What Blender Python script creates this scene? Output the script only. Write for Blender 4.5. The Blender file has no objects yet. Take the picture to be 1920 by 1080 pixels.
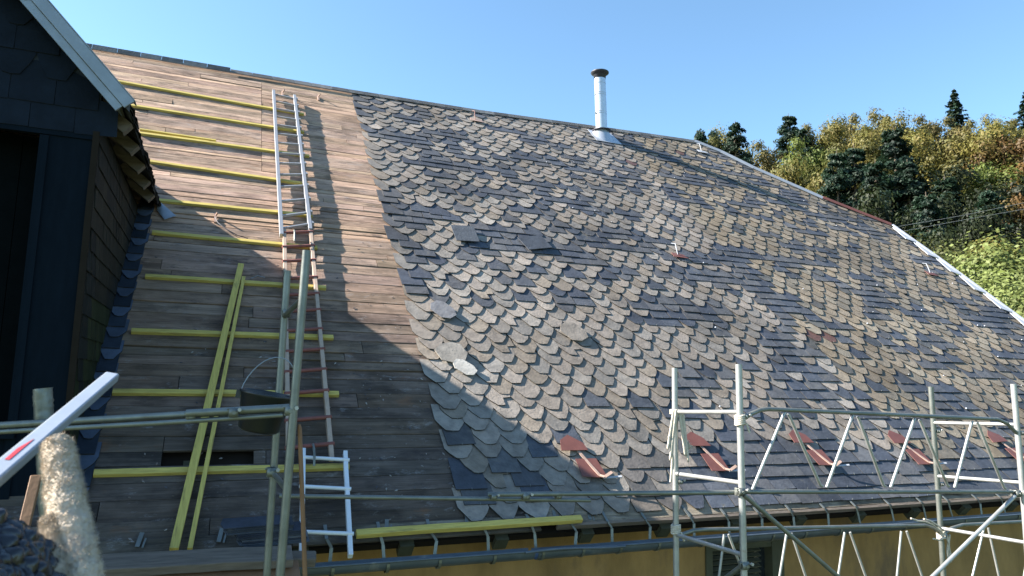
import bpy, math, random
from mathutils import Vector, Matrix, noise
random.seed(7)
C = bpy.context.scene
col = C.collection
R = math.radians

# ---------------------------------------------------------------- camera
F = 1340.0
def _n(v): return Vector(v).normalized()
Xc = _n((3280, -246, F)); Zc = Vector((190, 9840, F)); Zc = (Zc - Zc.dot(Xc)*Xc).normalized()
Xc = Vector((Xc.x, Xc.y, -Xc.z)); Zc = Vector((Zc.x, Zc.y, -Zc.z)); Yc = Zc.cross(Xc)
ROT = Matrix((Xc, Yc, Zc))                     # world <- camera
cam = bpy.data.cameras.new('camera'); cam_o = bpy.data.objects.new('camera', cam); col.objects.link(cam_o)
cam_o.matrix_world = ROT.to_4x4()
cam.sensor_width = 36; cam.lens = 36*F/1920; cam.clip_start = .05; cam.clip_end = 2000
cam.dof.use_dof = True; cam.dof.focus_distance = 6.5; cam.dof.aperture_fstop = 9
C.camera = cam_o
C.render.resolution_x = 1024; C.render.resolution_y = 576
C.render.engine = 'CYCLES'

# ---------------------------------------------------------------- light
SUN = Vector((-.7575, .3015, .578)).normalized()
w = bpy.data.worlds.new('World'); C.world = w; w.use_nodes = True
nt = w.node_tree; bg = nt.nodes['Background']
sky = nt.nodes.new('ShaderNodeTexSky'); sky.sky_type = 'NISHITA'; sky.sun_disc = False
sky.sun_elevation = math.asin(SUN.z); sky.sun_rotation = math.atan2(SUN.x, SUN.y)
sky.altitude = 500; sky.air_density = 1.0; sky.dust_density = .5; sky.ozone_density = .8
tint = nt.nodes.new('ShaderNodeVectorMath'); tint.operation = 'MULTIPLY'; tint.inputs[1].default_value = (.84, 1.04, 1.08)   # clear autumn air, slightly cyan
nt.links.new(sky.outputs[0], tint.inputs[0]); nt.links.new(tint.outputs[0], bg.inputs[0]); bg.inputs[1].default_value = .064
sl = bpy.data.lights.new('sun', 'SUN'); sl.energy = 5; sl.angle = R(.53); sl.color = (1, .93, .84)
so = bpy.data.objects.new('sun', sl); col.objects.link(so)
so.rotation_euler = SUN.to_track_quat('Z', 'Y').to_euler()
C.view_settings.view_transform = 'Standard'; C.view_settings.look = 'None'
C.view_settings.exposure = 2.18; C.view_settings.gamma = 1

# ---------------------------------------------------------------- geometry helpers
TH = R(42.5)
cT, sT = math.cos(TH), math.sin(TH)
N = Vector((0, -sT, cT)); U = Vector((1, 0, 0)); V = Vector((0, cT, sT))
O = Vector((0, 5.9115, -1.2166))               # eaves line of the main roof
def ray(x, y): return ROT @ Vector(((x-960)/F, -(y-540)/F, -1))
def at(x, y, Y): d = ray(x, y); return d*(Y/d.y)
def atx(x, y, X): d = ray(x, y); return d*(X/d.x)
def rp(u, v, h=0): return O + U*u + V*v + N*h   # point on the roof
def on(x, y, h=0):                              # point of the roof seen at a pixel
    d = ray(x, y); return d*((N.dot(O)+h)/N.dot(d))
def uvof(p): q = p-O; return q.x, q.dot(V)

class MB:
    def __init__(s): s.v = []; s.f = []; s.c = []; s.cur = (.5, .5, .5, 1); s.sm = []
    def add(s, vs, fs, smooth=False):
        b = len(s.v); s.v += [tuple(p) for p in vs]; s.f += [tuple(b+i for i in f) for f in fs]
        s.c += [s.cur]*len(vs); s.sm += [smooth]*len(fs)
    def beam(s, p, q, wd, ht, up=Vector((0, 0, 1)), jit=0, nseg=1):
        p = Vector(p); q = Vector(q); d = (q-p).normalized(); side = d.cross(up).normalized(); u2 = side.cross(d)
        vs = []
        for i in range(nseg+1):
            t = i/nseg; c = p.lerp(q, t)
            j = (Vector((random.uniform(-1, 1), random.uniform(-1, 1), random.uniform(-1, 1)))*jit)
            for a, b in ((-1, -1), (1, -1), (1, 1), (-1, 1)): vs.append(c+side*a*wd/2+u2*b*ht/2+j)
        fs = [(3, 2, 1, 0)]
        for i in range(nseg):
            k = i*4
            for a in range(4): fs.append((k+a, k+(a+1) % 4, k+4+(a+1) % 4, k+4+a))
        k = nseg*4; fs.append((k, k+1, k+2, k+3)); s.add(vs, fs)
    def tube(s, pts, r, n=10, caps=True):
        pts = [Vector(p) for p in pts]; rs = r if isinstance(r, (list, tuple)) else [r]*len(pts)
        vs = []; prev = None
        for i, p in enumerate(pts):
            d = (pts[min(i+1, len(pts)-1)]-pts[max(i-1, 0)]).normalized()
            if prev is None: a = d.orthogonal().normalized()
            else: a = (prev-d*prev.dot(d)).normalized()
            prev = a; b = d.cross(a)
            for k in range(n):
                t = 2*math.pi*k/n; vs.append(p+(a*math.cos(t)+b*math.sin(t))*rs[i])
        fs = []
        for i in range(len(pts)-1):
            for k in range(n): fs.append((i*n+k, i*n+(k+1) % n, (i+1)*n+(k+1) % n, (i+1)*n+k))
        s.add(vs, fs, True)
        if caps:
            s.add([vs[k] for k in range(n)], [tuple(range(n-1, -1, -1))]); m = (len(pts)-1)*n
            s.add([vs[m+k] for k in range(n)], [tuple(range(n))])
    def lathe(s, c, prof, n=32, M=None, smooth=True):
        c = Vector(c); M = M or Matrix.Identity(3); vs = []
        for r, z in prof:
            for k in range(n):
                t = 2*math.pi*k/n; vs.append(c + M @ Vector((r*math.cos(t), r*math.sin(t), z)))
        fs = []
        for i in range(len(prof)-1):
            for k in range(n): fs.append((i*n+k, i*n+(k+1) % n, (i+1)*n+(k+1) % n, (i+1)*n+k))
        s.add(vs, fs, smooth)
    def prism(s, pts, d):                       # polygon pts extruded by vector d
        pts = [Vector(p) for p in pts]; n = len(pts); d = Vector(d)
        vs = pts+[p+d for p in pts]
        s.add(vs, [tuple(range(n-1, -1, -1)), tuple(range(n, 2*n))]+[(i, (i+1) % n, n+(i+1) % n, n+i) for i in range(n)])
    def build(s, name, mat, parent=None, label=None, cat=None, group=None, kind=None, bevel=0):
        me = bpy.data.meshes.new(name); me.from_pydata(s.v, [], s.f)
        ca = me.color_attributes.new('tone', 'FLOAT_COLOR', 'POINT')
        ca.data.foreach_set('color', [x for c in s.c for x in c])
        me.polygons.foreach_set('use_smooth', s.sm)
        me.materials.append(mat); me.update()
        o = bpy.data.objects.new(name, me); col.objects.link(o)
        if parent: o.parent = parent
        if label: o['label'] = label
        if cat: o['category'] = cat
        if group: o['group'] = group
        if kind: o['kind'] = kind
        if bevel:
            m = o.modifiers.new('bevel', 'BEVEL'); m.width = bevel; m.segments = 2; m.limit_method = 'ANGLE'
        return o
def thing(name, label, cat, loc=(0, 0, 0), group=None):
    o = bpy.data.objects.new(name, None); col.objects.link(o); o.empty_display_size = .1
    o['label'] = label; o['category'] = cat
    if group: o['group'] = group
    return o      # kept at the world origin so the parts keep world coordinates

# ---------------------------------------------------------------- materials
def mat(name, base, rough=.7, metal=0, tone=0, var=.15, nscale=8, stretch=(1, 1, 1), bump=.15, bscale=60, stain=None, stain_scale=2, stain_amt=.55, spec=.5, detail=6, bdist=.01):
    m = bpy.data.materials.new(name); m.use_nodes = True; t = m.node_tree; L = t.links; nn = t.nodes
    b = nn['Principled BSDF']; b.inputs['Roughness'].default_value = rough; b.inputs['Metallic'].default_value = metal
    b.inputs['Specular IOR Level'].default_value = spec
    tc = nn.new('ShaderNodeTexCoord'); mp = nn.new('ShaderNodeMapping'); mp.inputs['Scale'].default_value = stretch
    L.new(tc.outputs['Object'], mp.inputs['Vector'])
    n1 = nn.new('ShaderNodeTexNoise'); n1.inputs['Scale'].default_value = nscale; n1.inputs['Detail'].default_value = detail; n1.inputs['Roughness'].default_value = .65
    L.new(mp.outputs[0], n1.inputs['Vector'])
    if tone:
        at_ = nn.new('ShaderNodeAttribute'); at_.attribute_name = 'tone'; src = at_.outputs['Color']
    else:
        rg = nn.new('ShaderNodeRGB'); rg.outputs[0].default_value = (*base, 1); src = rg.outputs[0]
    mr = nn.new('ShaderNodeMapRange'); mr.inputs[1].default_value = .25; mr.inputs[2].default_value = .75
    mr.inputs[3].default_value = 1-var; mr.inputs[4].default_value = 1+var
    L.new(n1.outputs[0], mr.inputs[0])
    mu = nn.new('ShaderNodeVectorMath'); mu.operation = 'SCALE'; L.new(src, mu.inputs[0]); L.new(mr.outputs[0], mu.inputs['Scale'])
    out = mu.outputs[0]
    if stain:
        n2 = nn.new('ShaderNodeTexNoise'); n2.inputs['Scale'].default_value = stain_scale; n2.inputs['Detail'].default_value = 8; n2.inputs['Roughness'].default_value = .7
        L.new(mp.outputs[0], n2.inputs['Vector'])
        r2 = nn.new('ShaderNodeMapRange'); r2.inputs[1].default_value = stain_amt; r2.inputs[2].default_value = stain_amt+.13
        L.new(n2.outputs[0], r2.inputs[0])
        mx = nn.new('ShaderNodeMix'); mx.data_type = 'RGBA'; L.new(r2.outputs[0], mx.inputs[0]); L.new(out, mx.inputs[6]); mx.inputs[7].default_value = (*stain, 1)
        out = mx.outputs[2]
    L.new(out, b.inputs['Base Color'])
    if bump:
        n3 = nn.new('ShaderNodeTexNoise'); n3.inputs['Scale'].default_value = bscale; n3.inputs['Detail'].default_value = 5
        L.new(mp.outputs[0], n3.inputs['Vector'])
        bp = nn.new('ShaderNodeBump'); bp.inputs['Strength'].default_value = bump; bp.inputs['Distance'].default_value = bdist
        L.new(n3.outputs[0], bp.inputs['Height']); L.new(bp.outputs[0], b.inputs['Normal'])
    return m
M = {}
M['slate'] = mat('roof_slate', None, .62, tone=1, var=.42, nscale=9, bump=.6, bscale=38, spec=.35, bdist=.008, detail=10, stain=(.09, .085, .07), stain_scale=4.5, stain_amt=.6)
M['dslate'] = mat('dormer_slate', None, .8, tone=1, var=.3, nscale=6, bump=.3, bscale=40, spec=.12)
M['boards'] = mat('weathered_boards', None, .85, tone=1, var=.42, nscale=3.2, stretch=(1, 9, 9), bump=.5, bscale=9, stain=(.06, .045, .038), stain_scale=.9, stain_amt=.56, spec=.2, detail=9, bdist=.012)
M['deck'] = mat('roof_underlay', (.02, .016, .013), .95, bump=0, spec=.04)
M['yellow'] = mat('yellow_batten_wood', (.46, .365, .1), .75, var=.3, nscale=5, stretch=(1, 10, 10), bump=.15, bscale=10, stain=(.2, .16, .06), stain_scale=2.2, spec=.25)
M['yellow_steep'] = mat('yellow_strip_wood', (.46, .365, .1), .75, var=.25, nscale=5, stretch=(12, 1.2, 1.2), bump=.15, bscale=10, stain=(.2, .16, .06), stain_scale=2.2, spec=.25)
M['oldwood'] = mat('grey_weathered_wood', (.14, .115, .095), .85, var=.35, nscale=4, stretch=(1, 9, 9), bump=.4, bscale=12, stain=(.08, .065, .05), stain_scale=1.5, spec=.2)
M['palewood'] = mat('pale_ladder_wood', (.36, .27, .21), .75, var=.2, nscale=6, bump=.15, bscale=30, stain=(.3, .2, .15), stain_scale=6)
M['redwood'] = mat('red_ladder_rung', (.17, .055, .045), .7, var=.25, nscale=12, bump=.1)
M['stickwood'] = mat('orange_stick_wood', (.2, .1, .045), .65, var=.25, nscale=6, bump=.1)
M['alu'] = mat('ladder_aluminium', (.31, .32, .34), .45, .4, var=.1, nscale=20, bump=.05)
M['white'] = mat('white_painted_ladder', (.6, .63, .68), .5, .1, var=.08, nscale=15, bump=.05)
M['galv'] = mat('galvanised_steel', (.17, .18, .165), .42, .6, var=.25, nscale=9, bump=.08, bscale=60, stain=(.12, .1, .08), stain_scale=5, stain_amt=.6)
M['galvbright'] = mat('bright_galvanised_steel', (.34, .345, .34), .4, .5, var=.2, nscale=9, bump=.06, stain=(.22, .16, .12), stain_scale=6, stain_amt=.62)
M['chrome'] = mat('flue_steel', (.5, .53, .58), .33, .6, var=.06, nscale=5, bump=.03)
M['black'] = mat('black_cap_metal', (.035, .035, .045), .5, .3, var=.1, bump=.05)
M['zinc'] = mat('pale_zinc', (.25, .28, .32), .55, .4, var=.15, nscale=7, bump=.08)
M['white_flash'] = mat('white_verge_slate', (.3, .32, .36), .55, 0, var=.12, nscale=9, bump=.1)
M['redmetal'] = mat('red_brown_metal', (.13, .048, .038), .55, .1, var=.2, nscale=9, bump=.08, stain=(.11, .07, .06), stain_scale=9, stain_amt=.6)
M['copper'] = mat('hook_strap', (.36, .25, .2), .5, .2, var=.2, bump=.05)
M['gutter'] = mat('blue_grey_gutter', (.085, .105, .13), .42, .35, var=.2, nscale=6, bump=.05, stain=(.2, .2, .2), stain_scale=3, stain_amt=.6)
M['wall'] = mat('mustard_render', (.28, .17, .068), .9, var=.35, nscale=1.6, stretch=(1.5, 1, .6), bump=.35, bscale=90, stain=(.17, .11, .06), stain_scale=.9, spec=.2)
M['tailwood'] = mat('green_rafter_tail', (.05, .05, .03), .85, var=.3, bump=.2)
M['dark'] = mat('dark_recess', (.0035, .005, .006), .95, spec=.02, var=.2, bump=.1)
M['frame_dark'] = mat('shade_toned_frame', (.005, .009, .015), .9, spec=.05, var=.2, nscale=3, stretch=(6, 6, 1), bump=.15)  # blue-black frame: the dormer's shade is put into the colour
M['plastic'] = mat('black_plastic', (.014, .017, .02), .36, var=.3, nscale=8, bump=.15, bscale=25, stain=(.04, .04, .045), stain_scale=5, stain_amt=.66)
M['foil'] = mat('dark_bubble_foil', (.012, .012, .016), .22, bump=.2, bscale=60, spec=.6)
M['rope'] = mat('pale_rope', (.5, .45, .37), .9, var=.25, nscale=60, bump=.6, bscale=160)
M['foam'] = mat('fuzzy_lagging', (.46, .39, .31), .95, var=.3, nscale=14, bump=1.0, bscale=38, stain=(.3, .25, .2), stain_scale=9, stain_amt=.58, bdist=.02)
M['staff'] = mat('white_lacquer', (.27, .31, .37), .35, .2, var=.08, nscale=10, bump=.04)
M['red'] = mat('red_mark', (.45, .03, .04), .5, bump=0)
M['soil'] = mat('hillside_soil', (.05, .065, .02), .95, var=.4, nscale=.3, bump=.4, bscale=2)
M['ground'] = mat('grass_ground', (.07, .09, .035), .95, var=.3, nscale=.3, bump=.3, bscale=3)
M['bark'] = mat('tree_bark', (.09, .07, .05), .9, var=.3, nscale=6, bump=.4, bscale=15)
M['window'] = mat('window_glass', (.02, .025, .03), .12, 0, bump=0, spec=.8)
M['cable'] = mat('cable', (.25, .25, .25), .6, bump=0)
def boardmat():
    m = bpy.data.materials.new('weathered_boards'); m.use_nodes = True; t = m.node_tree; L = t.links; nn = t.nodes
    b = nn['Principled BSDF']; b.inputs['Roughness'].default_value = .85; b.inputs['Specular IOR Level'].default_value = .2
    tc = nn.new('ShaderNodeTexCoord'); a = nn.new('ShaderNodeAttribute'); a.attribute_name = 'tone'
    def noi(st, sc, det=6, ro=.6):
        mp = nn.new('ShaderNodeMapping'); mp.inputs['Scale'].default_value = st; L.new(tc.outputs['Object'], mp.inputs[0])
        # shift the pattern from board to board
        ad = nn.new('ShaderNodeVectorMath'); ad.operation = 'MULTIPLY_ADD'; L.new(a.outputs['Color'], ad.inputs[0]); ad.inputs[1].default_value = (90, 40, 60); L.new(mp.outputs[0], ad.inputs[2])
        n = nn.new('ShaderNodeTexNoise'); n.inputs['Scale'].default_value = sc; n.inputs['Detail'].default_value = det; n.inputs['Roughness'].default_value = ro
        L.new(ad.outputs[0], n.inputs[0]); return n.outputs[0]
    def ramp(x, lo, hi, a_=0, b_=1):
        r = nn.new('ShaderNodeMapRange'); r.inputs[1].default_value = lo; r.inputs[2].default_value = hi; r.inputs[3].default_value = a_; r.inputs[4].default_value = b_; L.new(x, r.inputs[0]); return r.outputs[0]
    def mix(f, c1, c2):
        x = nn.new('ShaderNodeMix'); x.data_type = 'RGBA'; L.new(f, x.inputs[0]); L.new(c1, x.inputs[6])
        if isinstance(c2, tuple): x.inputs[7].default_value = (*c2, 1)
        else: L.new(c2, x.inputs[7])
        return x.outputs[2]
    def scale(c, f):
        x = nn.new('ShaderNodeVectorMath'); x.operation = 'SCALE'; L.new(c, x.inputs[0]); L.new(f, x.inputs['Scale']); return x.outputs[0]
    grain = noi((1, 30, 30), 2.2, 8, .7); streak = noi((1, 7, 7), 1.6, 5); big = noi((1.3, 2.2, 2.2), 1.1, 5)
    c = scale(a.outputs['Color'], ramp(grain, .3, .7, .68, 1.28)); c = scale(c, ramp(streak, .3, .7, .62, 1.3))
    c = scale(c, ramp(big, .36, .52, .5, 1.0))
    dark = noi((1.2, 3.5, 3.5), 2.0, 8, .75); c = mix(ramp(dark, .55, .67, 0, .8), c, (.035, .03, .03))
    rot = noi((.8, 2., 2.), 1.3, 8, .7); c = mix(ramp(rot, .61, .72, 0, .8), c, (.17, .08, .04))
    pale = noi((2.2, 4.5, 4.5), 2.2, 9, .8); c = mix(ramp(pale, .57, .74, 0, .7), c, (.3, .3, .31))
    L.new(c, b.inputs['Base Color'])
    hsum = nn.new('ShaderNodeMath'); hsum.operation = 'MULTIPLY_ADD'; L.new(grain, hsum.inputs[0]); hsum.inputs[1].default_value = 1.0; L.new(streak, hsum.inputs[2])
    bp = nn.new('ShaderNodeBump'); bp.inputs['Strength'].default_value = .55; bp.inputs['Distance'].default_value = .02; L.new(hsum.outputs[0], bp.inputs['Height']); L.new(bp.outputs[0], b.inputs['Normal'])
    return m
M['boards'] = boardmat()
def leafmat():
    m = bpy.data.materials.new('leaves'); m.use_nodes = True; t = m.node_tree; b = t.nodes['Principled BSDF']
    a = t.nodes.new('ShaderNodeAttribute'); a.attribute_name = 'tone'
    oi = t.nodes.new('ShaderNodeObjectInfo'); mr = t.nodes.new('ShaderNodeMapRange'); mr.inputs[3].default_value = .8; mr.inputs[4].default_value = 1.2
    mu = t.nodes.new('ShaderNodeVectorMath'); mu.operation = 'SCALE'
    t.links.new(oi.outputs['Random'], mr.inputs[0]); t.links.new(a.outputs[0], mu.inputs[0]); t.links.new(mr.outputs[0], mu.inputs['Scale'])
    t.links.new(mu.outputs[0], b.inputs['Base Color']); b.inputs['Roughness'].default_value = .6; b.inputs['Specular IOR Level'].default_value = .25
    tr = t.nodes.new('ShaderNodeBsdfTranslucent'); t.links.new(mu.outputs[0], tr.inputs[0])
    mx = t.nodes.new('ShaderNodeMixShader'); mx.inputs[0].default_value = .3
    t.links.new(b.outputs[0], mx.inputs[1]); t.links.new(tr.outputs[0], mx.inputs[2]); t.links.new(mx.outputs[0], t.nodes['Material Output'].inputs[0])
    return m
M['leaf'] = leafmat()

# ---------------------------------------------------------------- ground and hill
def hz(x, y):
    d = math.hypot(x, y); a = math.degrees(math.atan2(x, y))
    pts = [(0, -7), (30, -7), (42, -5), (60, 0), (80, 7), (100, 15), (125, 26), (150, 36), (190, 44), (400, 60), (1500, 60)]
    for i in range(len(pts)-1):
        if pts[i][0] <= d < pts[i+1][0]:
            t = (d-pts[i][0])/(pts[i+1][0]-pts[i][0]); z = pts[i][1]+t*(pts[i+1][1]-pts[i][1]); break
    else: z = 60
    f = min(1, max(0, (a-5)/25)); f = f*f*(3-2*f)
    if a > 110: g = max(0, 1-(a-110)/30); f *= g
    return -7+(z+7)*f
g = MB(); nr = 60; na = 120
rr = [0, 4, 8, 15, 22, 30]+[30+5*i for i in range(1, 34)]+[220, 260, 320, 400, 520, 700, 1000, 1500]
vs = []; fs = []
for r_ in rr:
    for k in range(na):
        a = 2*math.pi*k/na; x = r_*math.sin(a); y = r_*math.cos(a)
        vs.append((x, y, hz(x, y)+(.6*noise.noise(Vector((x*.1, y*.1, 0))) if r_ > 35 else 0)))
for i in range(len(rr)-1):
    for k in range(na): fs.append((i*na+k, i*na+(k+1) % na, (i+1)*na+(k+1) % na, (i+1)*na+k))
g.add(vs, fs, True); g.build('ground', M['soil'], kind='structure')

# ---------------------------------------------------------------- HOUSE
house = thing('house', 'old house with a half hipped slate roof, a stripped boarded area and mustard walls', 'house')
XL, XR, YW, YB, GZ = -11.0, 13.9, 6.3, 21.2, -7.0
# outline of the front slope: ridge and half hip / verge
def vridge(u):
    pts = [(-12, 9.8), (-2.23, 9.83), (1.95, 9.86), (4.67, 9.97), (7.96, 10.28), (10.25, 10.46)]
    for i in range(len(pts)-1):
        if pts[i][0] <= u <= pts[i+1][0]:
            t = (u-pts[i][0])/(pts[i+1][0]-pts[i][0]); return pts[i][1]+t*(pts[i+1][1]-pts[i][1])
    return 10.46
HIP = [(10.25, 10.46), (10.78, 10.05), (11.3, 9.35), (12.49, 8.19), (13.75, 7.25), (13.86, 5.98), (13.9, 4.6), (13.95, 3.78), (13.95, -.1)]
def umax(v):
    for i in range(len(HIP)-1):
        a, b = HIP[i], HIP[i+1]
        if b[1] <= v <= a[1]: return a[0]+(a[1]-v)/(a[1]-b[1])*(b[0]-a[0])
    return 10.25 if v > 10.4 else 13.95

# roof deck (dark underside) -------------------------------------------------
b = MB()
outl = [(-11, -.02), (13.9, -.02)]+[p for p in HIP[::-1][1:]]+[(7.96, 10.26), (4.67, 9.95), (1.95, 9.84), (-2.23, 9.81), (-11, 9.78)]
b.prism([rp(u, v, -.16) for u, v in outl], N*.07)
b.build('roof_deck', M['deck'], house)
# back slope, gable walls, front wall
b = MB()
rl = rp(-11, 9.75, -.05); rr_ = rp(10.25, 10.4, -.05)
b.prism([rl, rr_, Vector((13.9, YB, -1.2)), Vector((-11, YB, -1.2))][::-1], (0, 0, -.1))
hipb = rp(13.75, 7.2, -.05)
b.prism([rr_, hipb, Vector((13.9, 2*rr_.y-hipb.y, hipb.z))], (-.05, 0, -.1))
b.cur = (.08, .085, .1, 1)
b.c = [b.cur]*len(b.v); b.build('rear_roof', M['slate'], house)
b = MB(); b.cur = (.5, .5, .5, 1)
wt = -1.02
b.prism([(XL, YW, GZ), (4.80, YW, GZ), (4.80, YW, wt), (XL, YW, wt)], (0, .3, 0))
b.prism([(5.82, YW, GZ), (XR-.1, YW, GZ), (XR-.1, YW, wt), (5.82, YW, wt)], (0, .3, 0))
b.prism([(4.80, YW, GZ), (5.82, YW, GZ), (5.82, YW, -2.9), (4.80, YW, -2.9)], (0, .3, 0))
b.prism([(4.80, YW, -1.585), (5.82, YW, -1.585), (5.82, YW, wt), (4.80, YW, wt)], (0, .3, 0))
b.build('front_wall', M['wall'], house)
b = MB()
gy = [(YW+.31, GZ), (YB-.3, GZ), (YB-.3, -1.3), (2*rr_.y-hipb.y, hipb.z-.25), (hipb.y, hipb.z-.25), (YW+.31, -.95)]
b.prism([(XR-.4, y, z) for y, z in gy], (.28, 0, 0))
b.build('gable_end_wall', M['wall'], house); b = MB()
b.prism([(XL, y, z) for y, z in [(YW+.31, GZ), (YB-.3, GZ), (YB-.3, -1.3), (rl.y, rl.z-.3), (YW+.31, -.95)]], (.28, 0, 0))
b.build('gable_end_wall', M['wall'], house)
b = MB(); b.beam((XL, YB-.45, -4.1), (XR-.4, YB-.45, -4.1), .3, 5.7); b.build('rear_wall', M['wall'], house)
# window with louvred shutter
wn = MB(); wn.prism([(4.80, YW-.02, -2.9), (4.88, YW-.02, -2.9), (4.88, YW-.02, -1.59), (4.80, YW-.02, -1.59)], (0, .12, 0))
wn.prism([(5.66, YW-.02, -2.9), (5.82, YW-.02, -2.9), (5.82, YW-.02, -1.59), (5.66, YW-.02, -1.59)], (0, .12, 0))
wn.prism([(4.88, YW-.01, -1.66), (5.66, YW-.01, -1.66), (5.66, YW-.01, -1.59), (4.88, YW-.01, -1.59)], (0, .1, 0))
win = wn.build('window', M['tailwood'], house)
b = MB(); b.prism([(4.88, YW+.1, -2.9), (5.66, YW+.1, -2.9), (5.66, YW+.1, -1.66), (4.88, YW+.1, -1.66)], (0, .02, 0)); b.build('pane', M['window'], win)
b = MB()
for i in range(22):
    z = -1.69-i*.055; b.beam((4.89, YW+.05, z), (5.55, YW+.05, z), .05, .012, Vector((0, -.6, 1)).normalized())
b.build('shutter', M['tailwood'], win)

# slates -------------------------------------------------------------------
def slate(b, o, eu, ev, en, uc, vt, wd, ln, exp, style, col_, rot=0, tilt=0, roll=0, th=.0105, ht=.031, hh=.004, vmax=None, ulim=None):
    h = wd/2
    if style == 'cut':
        prof = [(-h, ln), (-h, exp*.02), (-h+.004, 0), (h-.004, random.uniform(-.004, .004)), (h, exp*.03), (h, ln)]
    else:
        c1 = exp*random.uniform(.75, 1.1); c2 = exp*random.uniform(.7, 1.05); f1 = random.uniform(.14, .22); f2 = random.uniform(.14, .22)
        j = lambda s=.006: random.uniform(-s, s)
        prof = [(-h, ln), (-h, c1), (-h*.75+j(.004), c1*.55+j(.005)), (-wd*f1+j(), .006+j(.004)), (0, j(.003)), (wd*f2+j(), .006+j(.004)), (h*.75+j(.004), c2*.55+j(.005)), (h, c2), (h, ln)]
        if random.random() < .04: prof[6] = (h*.35, c2*.9)          # broken corner
    cr, sr = math.cos(rot), math.sin(rot)
    top = []; bot = []
    for x, y in prof:
        X = uc+x*cr-y*sr; Y = vt+x*sr+y*cr
        if vmax is not None: Y = min(Y, vmax(X))
        if ulim is not None: X = min(X, ulim(Y))
        hgt = ht+(hh-ht)*(y/ln)+tilt*x+roll*(ln-y)
        P = o+eu*X+ev*Y+en*hgt
        top.append(P); bot.append(P-en*th)
    n = len(prof); b.cur = col_
    b.add(top+bot, [tuple(range(n)), tuple(range(2*n-1, n-1, -1))])
    b.cur = (.03, .028, .026, 1)                 # near-black edges: shade of the gaps put into the colour
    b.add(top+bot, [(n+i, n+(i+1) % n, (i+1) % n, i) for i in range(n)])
def tancol():
    c = random.choice([(.19, .168, .15), (.172, .157, .144), (.205, .183, .166), (.172, .149, .126), (.153, .145, .138), (.2, .186, .173)])
    k = random.uniform(.76, 1.02); return (c[0]*k, c[1]*k, c[2]*k, 1)
def darkcol():
    c = random.choice([(.042, .05, .067), (.05, .056, .07), (.066, .07, .08), (.036, .043, .06), (.058, .061, .07)])
    k = random.uniform(.85, 1.15); return (c[0]*k, c[1]*k, c[2]*k, 1)
EXP, SW = .174, .287
REDPL = []   # areas of red plates (u, v)
b = MB(); hooks = MB()
k = 0
while True:
    vt = .06+k*EXP
    if vt > 10.4: break
    u0 = 2.04+(0 if k % 2 == 0 else SW/2)+random.uniform(-.02, .02)
    if k < 2: u0 -= .0
    if k % 2 == 1 and random.random() < .9: u0 -= random.uniform(0, .12)
    if k % 2 == 1: pass
    u = u0+SW/2; first = True; run = 0; blockdark = 0
    while u < umax(vt)+SW*.3:
        if vt < vridge(u)-.06:
            nz = .75*noise.noise(Vector((u*.8, vt*1.7, 3.3)))+.8*noise.noise(Vector((u*1.7, vt*4.8, 9.1)))+.7*noise.noise(Vector((u*3.3, vt*7, 1.7)))
            bias = -.04+.003*(u-3)
            if u < 4.6 and 1.0 < vt < 3.3: bias -= .5
            elif u < 5.2 and .7 < vt < 4: bias -= .16
            if vt < .7 and u > 4.3: bias += .45
            if vt < .2 and u < 3.7: bias += .12
            if vt > 5.4 and u < 8: bias -= .16
            if 6.9 < vt < 8.0 and 2.9 < u < 4.5: bias += .5
            if 4.0 < vt < 5.6 and 3 < u < 4.6: bias += .2
            if vt > 8.6 and 2.3 < u < 3.6: bias += .1
            nz += bias+random.uniform(-.16, .16)
            isd = nz > .12
            cl = darkcol() if isd else tancol()
            if not isd and random.random() < .07 and not (u < 5 and vt < 3): cl = darkcol()
            if 3.3 < u < 14 and random.random() < .004 and u > 6: cl = (.075, .042, .042, 1)
            kq = 1+.32*noise.noise(Vector((u*.9, vt*.9, 5.5)))+.2*noise.noise(Vector((u*2.6, vt*2.6, 8.5)))
            cl = (cl[0]*kq*1.03, cl[1]*kq, cl[2]*kq*.95, 1)
            if not isd and u > 8: cl = (cl[0]*.96, cl[1]*.91, cl[2]*.78, 1)
            st = 'cut' if (isd and random.random() < .86) else 'scale'
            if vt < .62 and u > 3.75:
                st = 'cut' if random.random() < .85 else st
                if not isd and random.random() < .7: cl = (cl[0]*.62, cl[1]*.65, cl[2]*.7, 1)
            ln = .39; wd = SW-.005; dv = random.uniform(-.008, .008)
            if random.random() < .018: wd *= 1.12; dv -= .05
            if u < 3 and vt < 1.7 and random.random() < .4: wd *= 1.06
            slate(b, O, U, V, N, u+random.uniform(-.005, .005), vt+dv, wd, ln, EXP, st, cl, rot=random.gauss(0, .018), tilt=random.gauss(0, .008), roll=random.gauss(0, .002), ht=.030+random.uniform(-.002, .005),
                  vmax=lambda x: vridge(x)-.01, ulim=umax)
            if vt < 5.5:
                hooks.beam(rp(u, vt+dv-.008, .024), rp(u, vt+dv+.014, .036), .003, .004, N)
        u += SW
    k += 1
b.build('roof_slates', M['slate'], house)
hooks.build('slate_hooks', M['galv'], house, kind='stuff')
# white lead spots
b = MB()
for i in range(60):
    u = random.uniform(5, 13.5); v = random.uniform(1.2, 8.5)
    if random.random() > (u-3)/9: continue
    kk = round((v-.06)/EXP); v = .06+kk*EXP
    if u > umax(v)-.1: continue
    c = rp(u, v+.015, .034); r_ = random.uniform(.009, .016)
    b.lathe(c, [(.0005, r_*.8), (r_*.6, r_*.6), (r_, 0), (r_*.8, -r_*.5)], 7, Matrix((U, V, N)).transposed())
b.build('lead_spots', M['white_flash'], house, kind='stuff')

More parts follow.
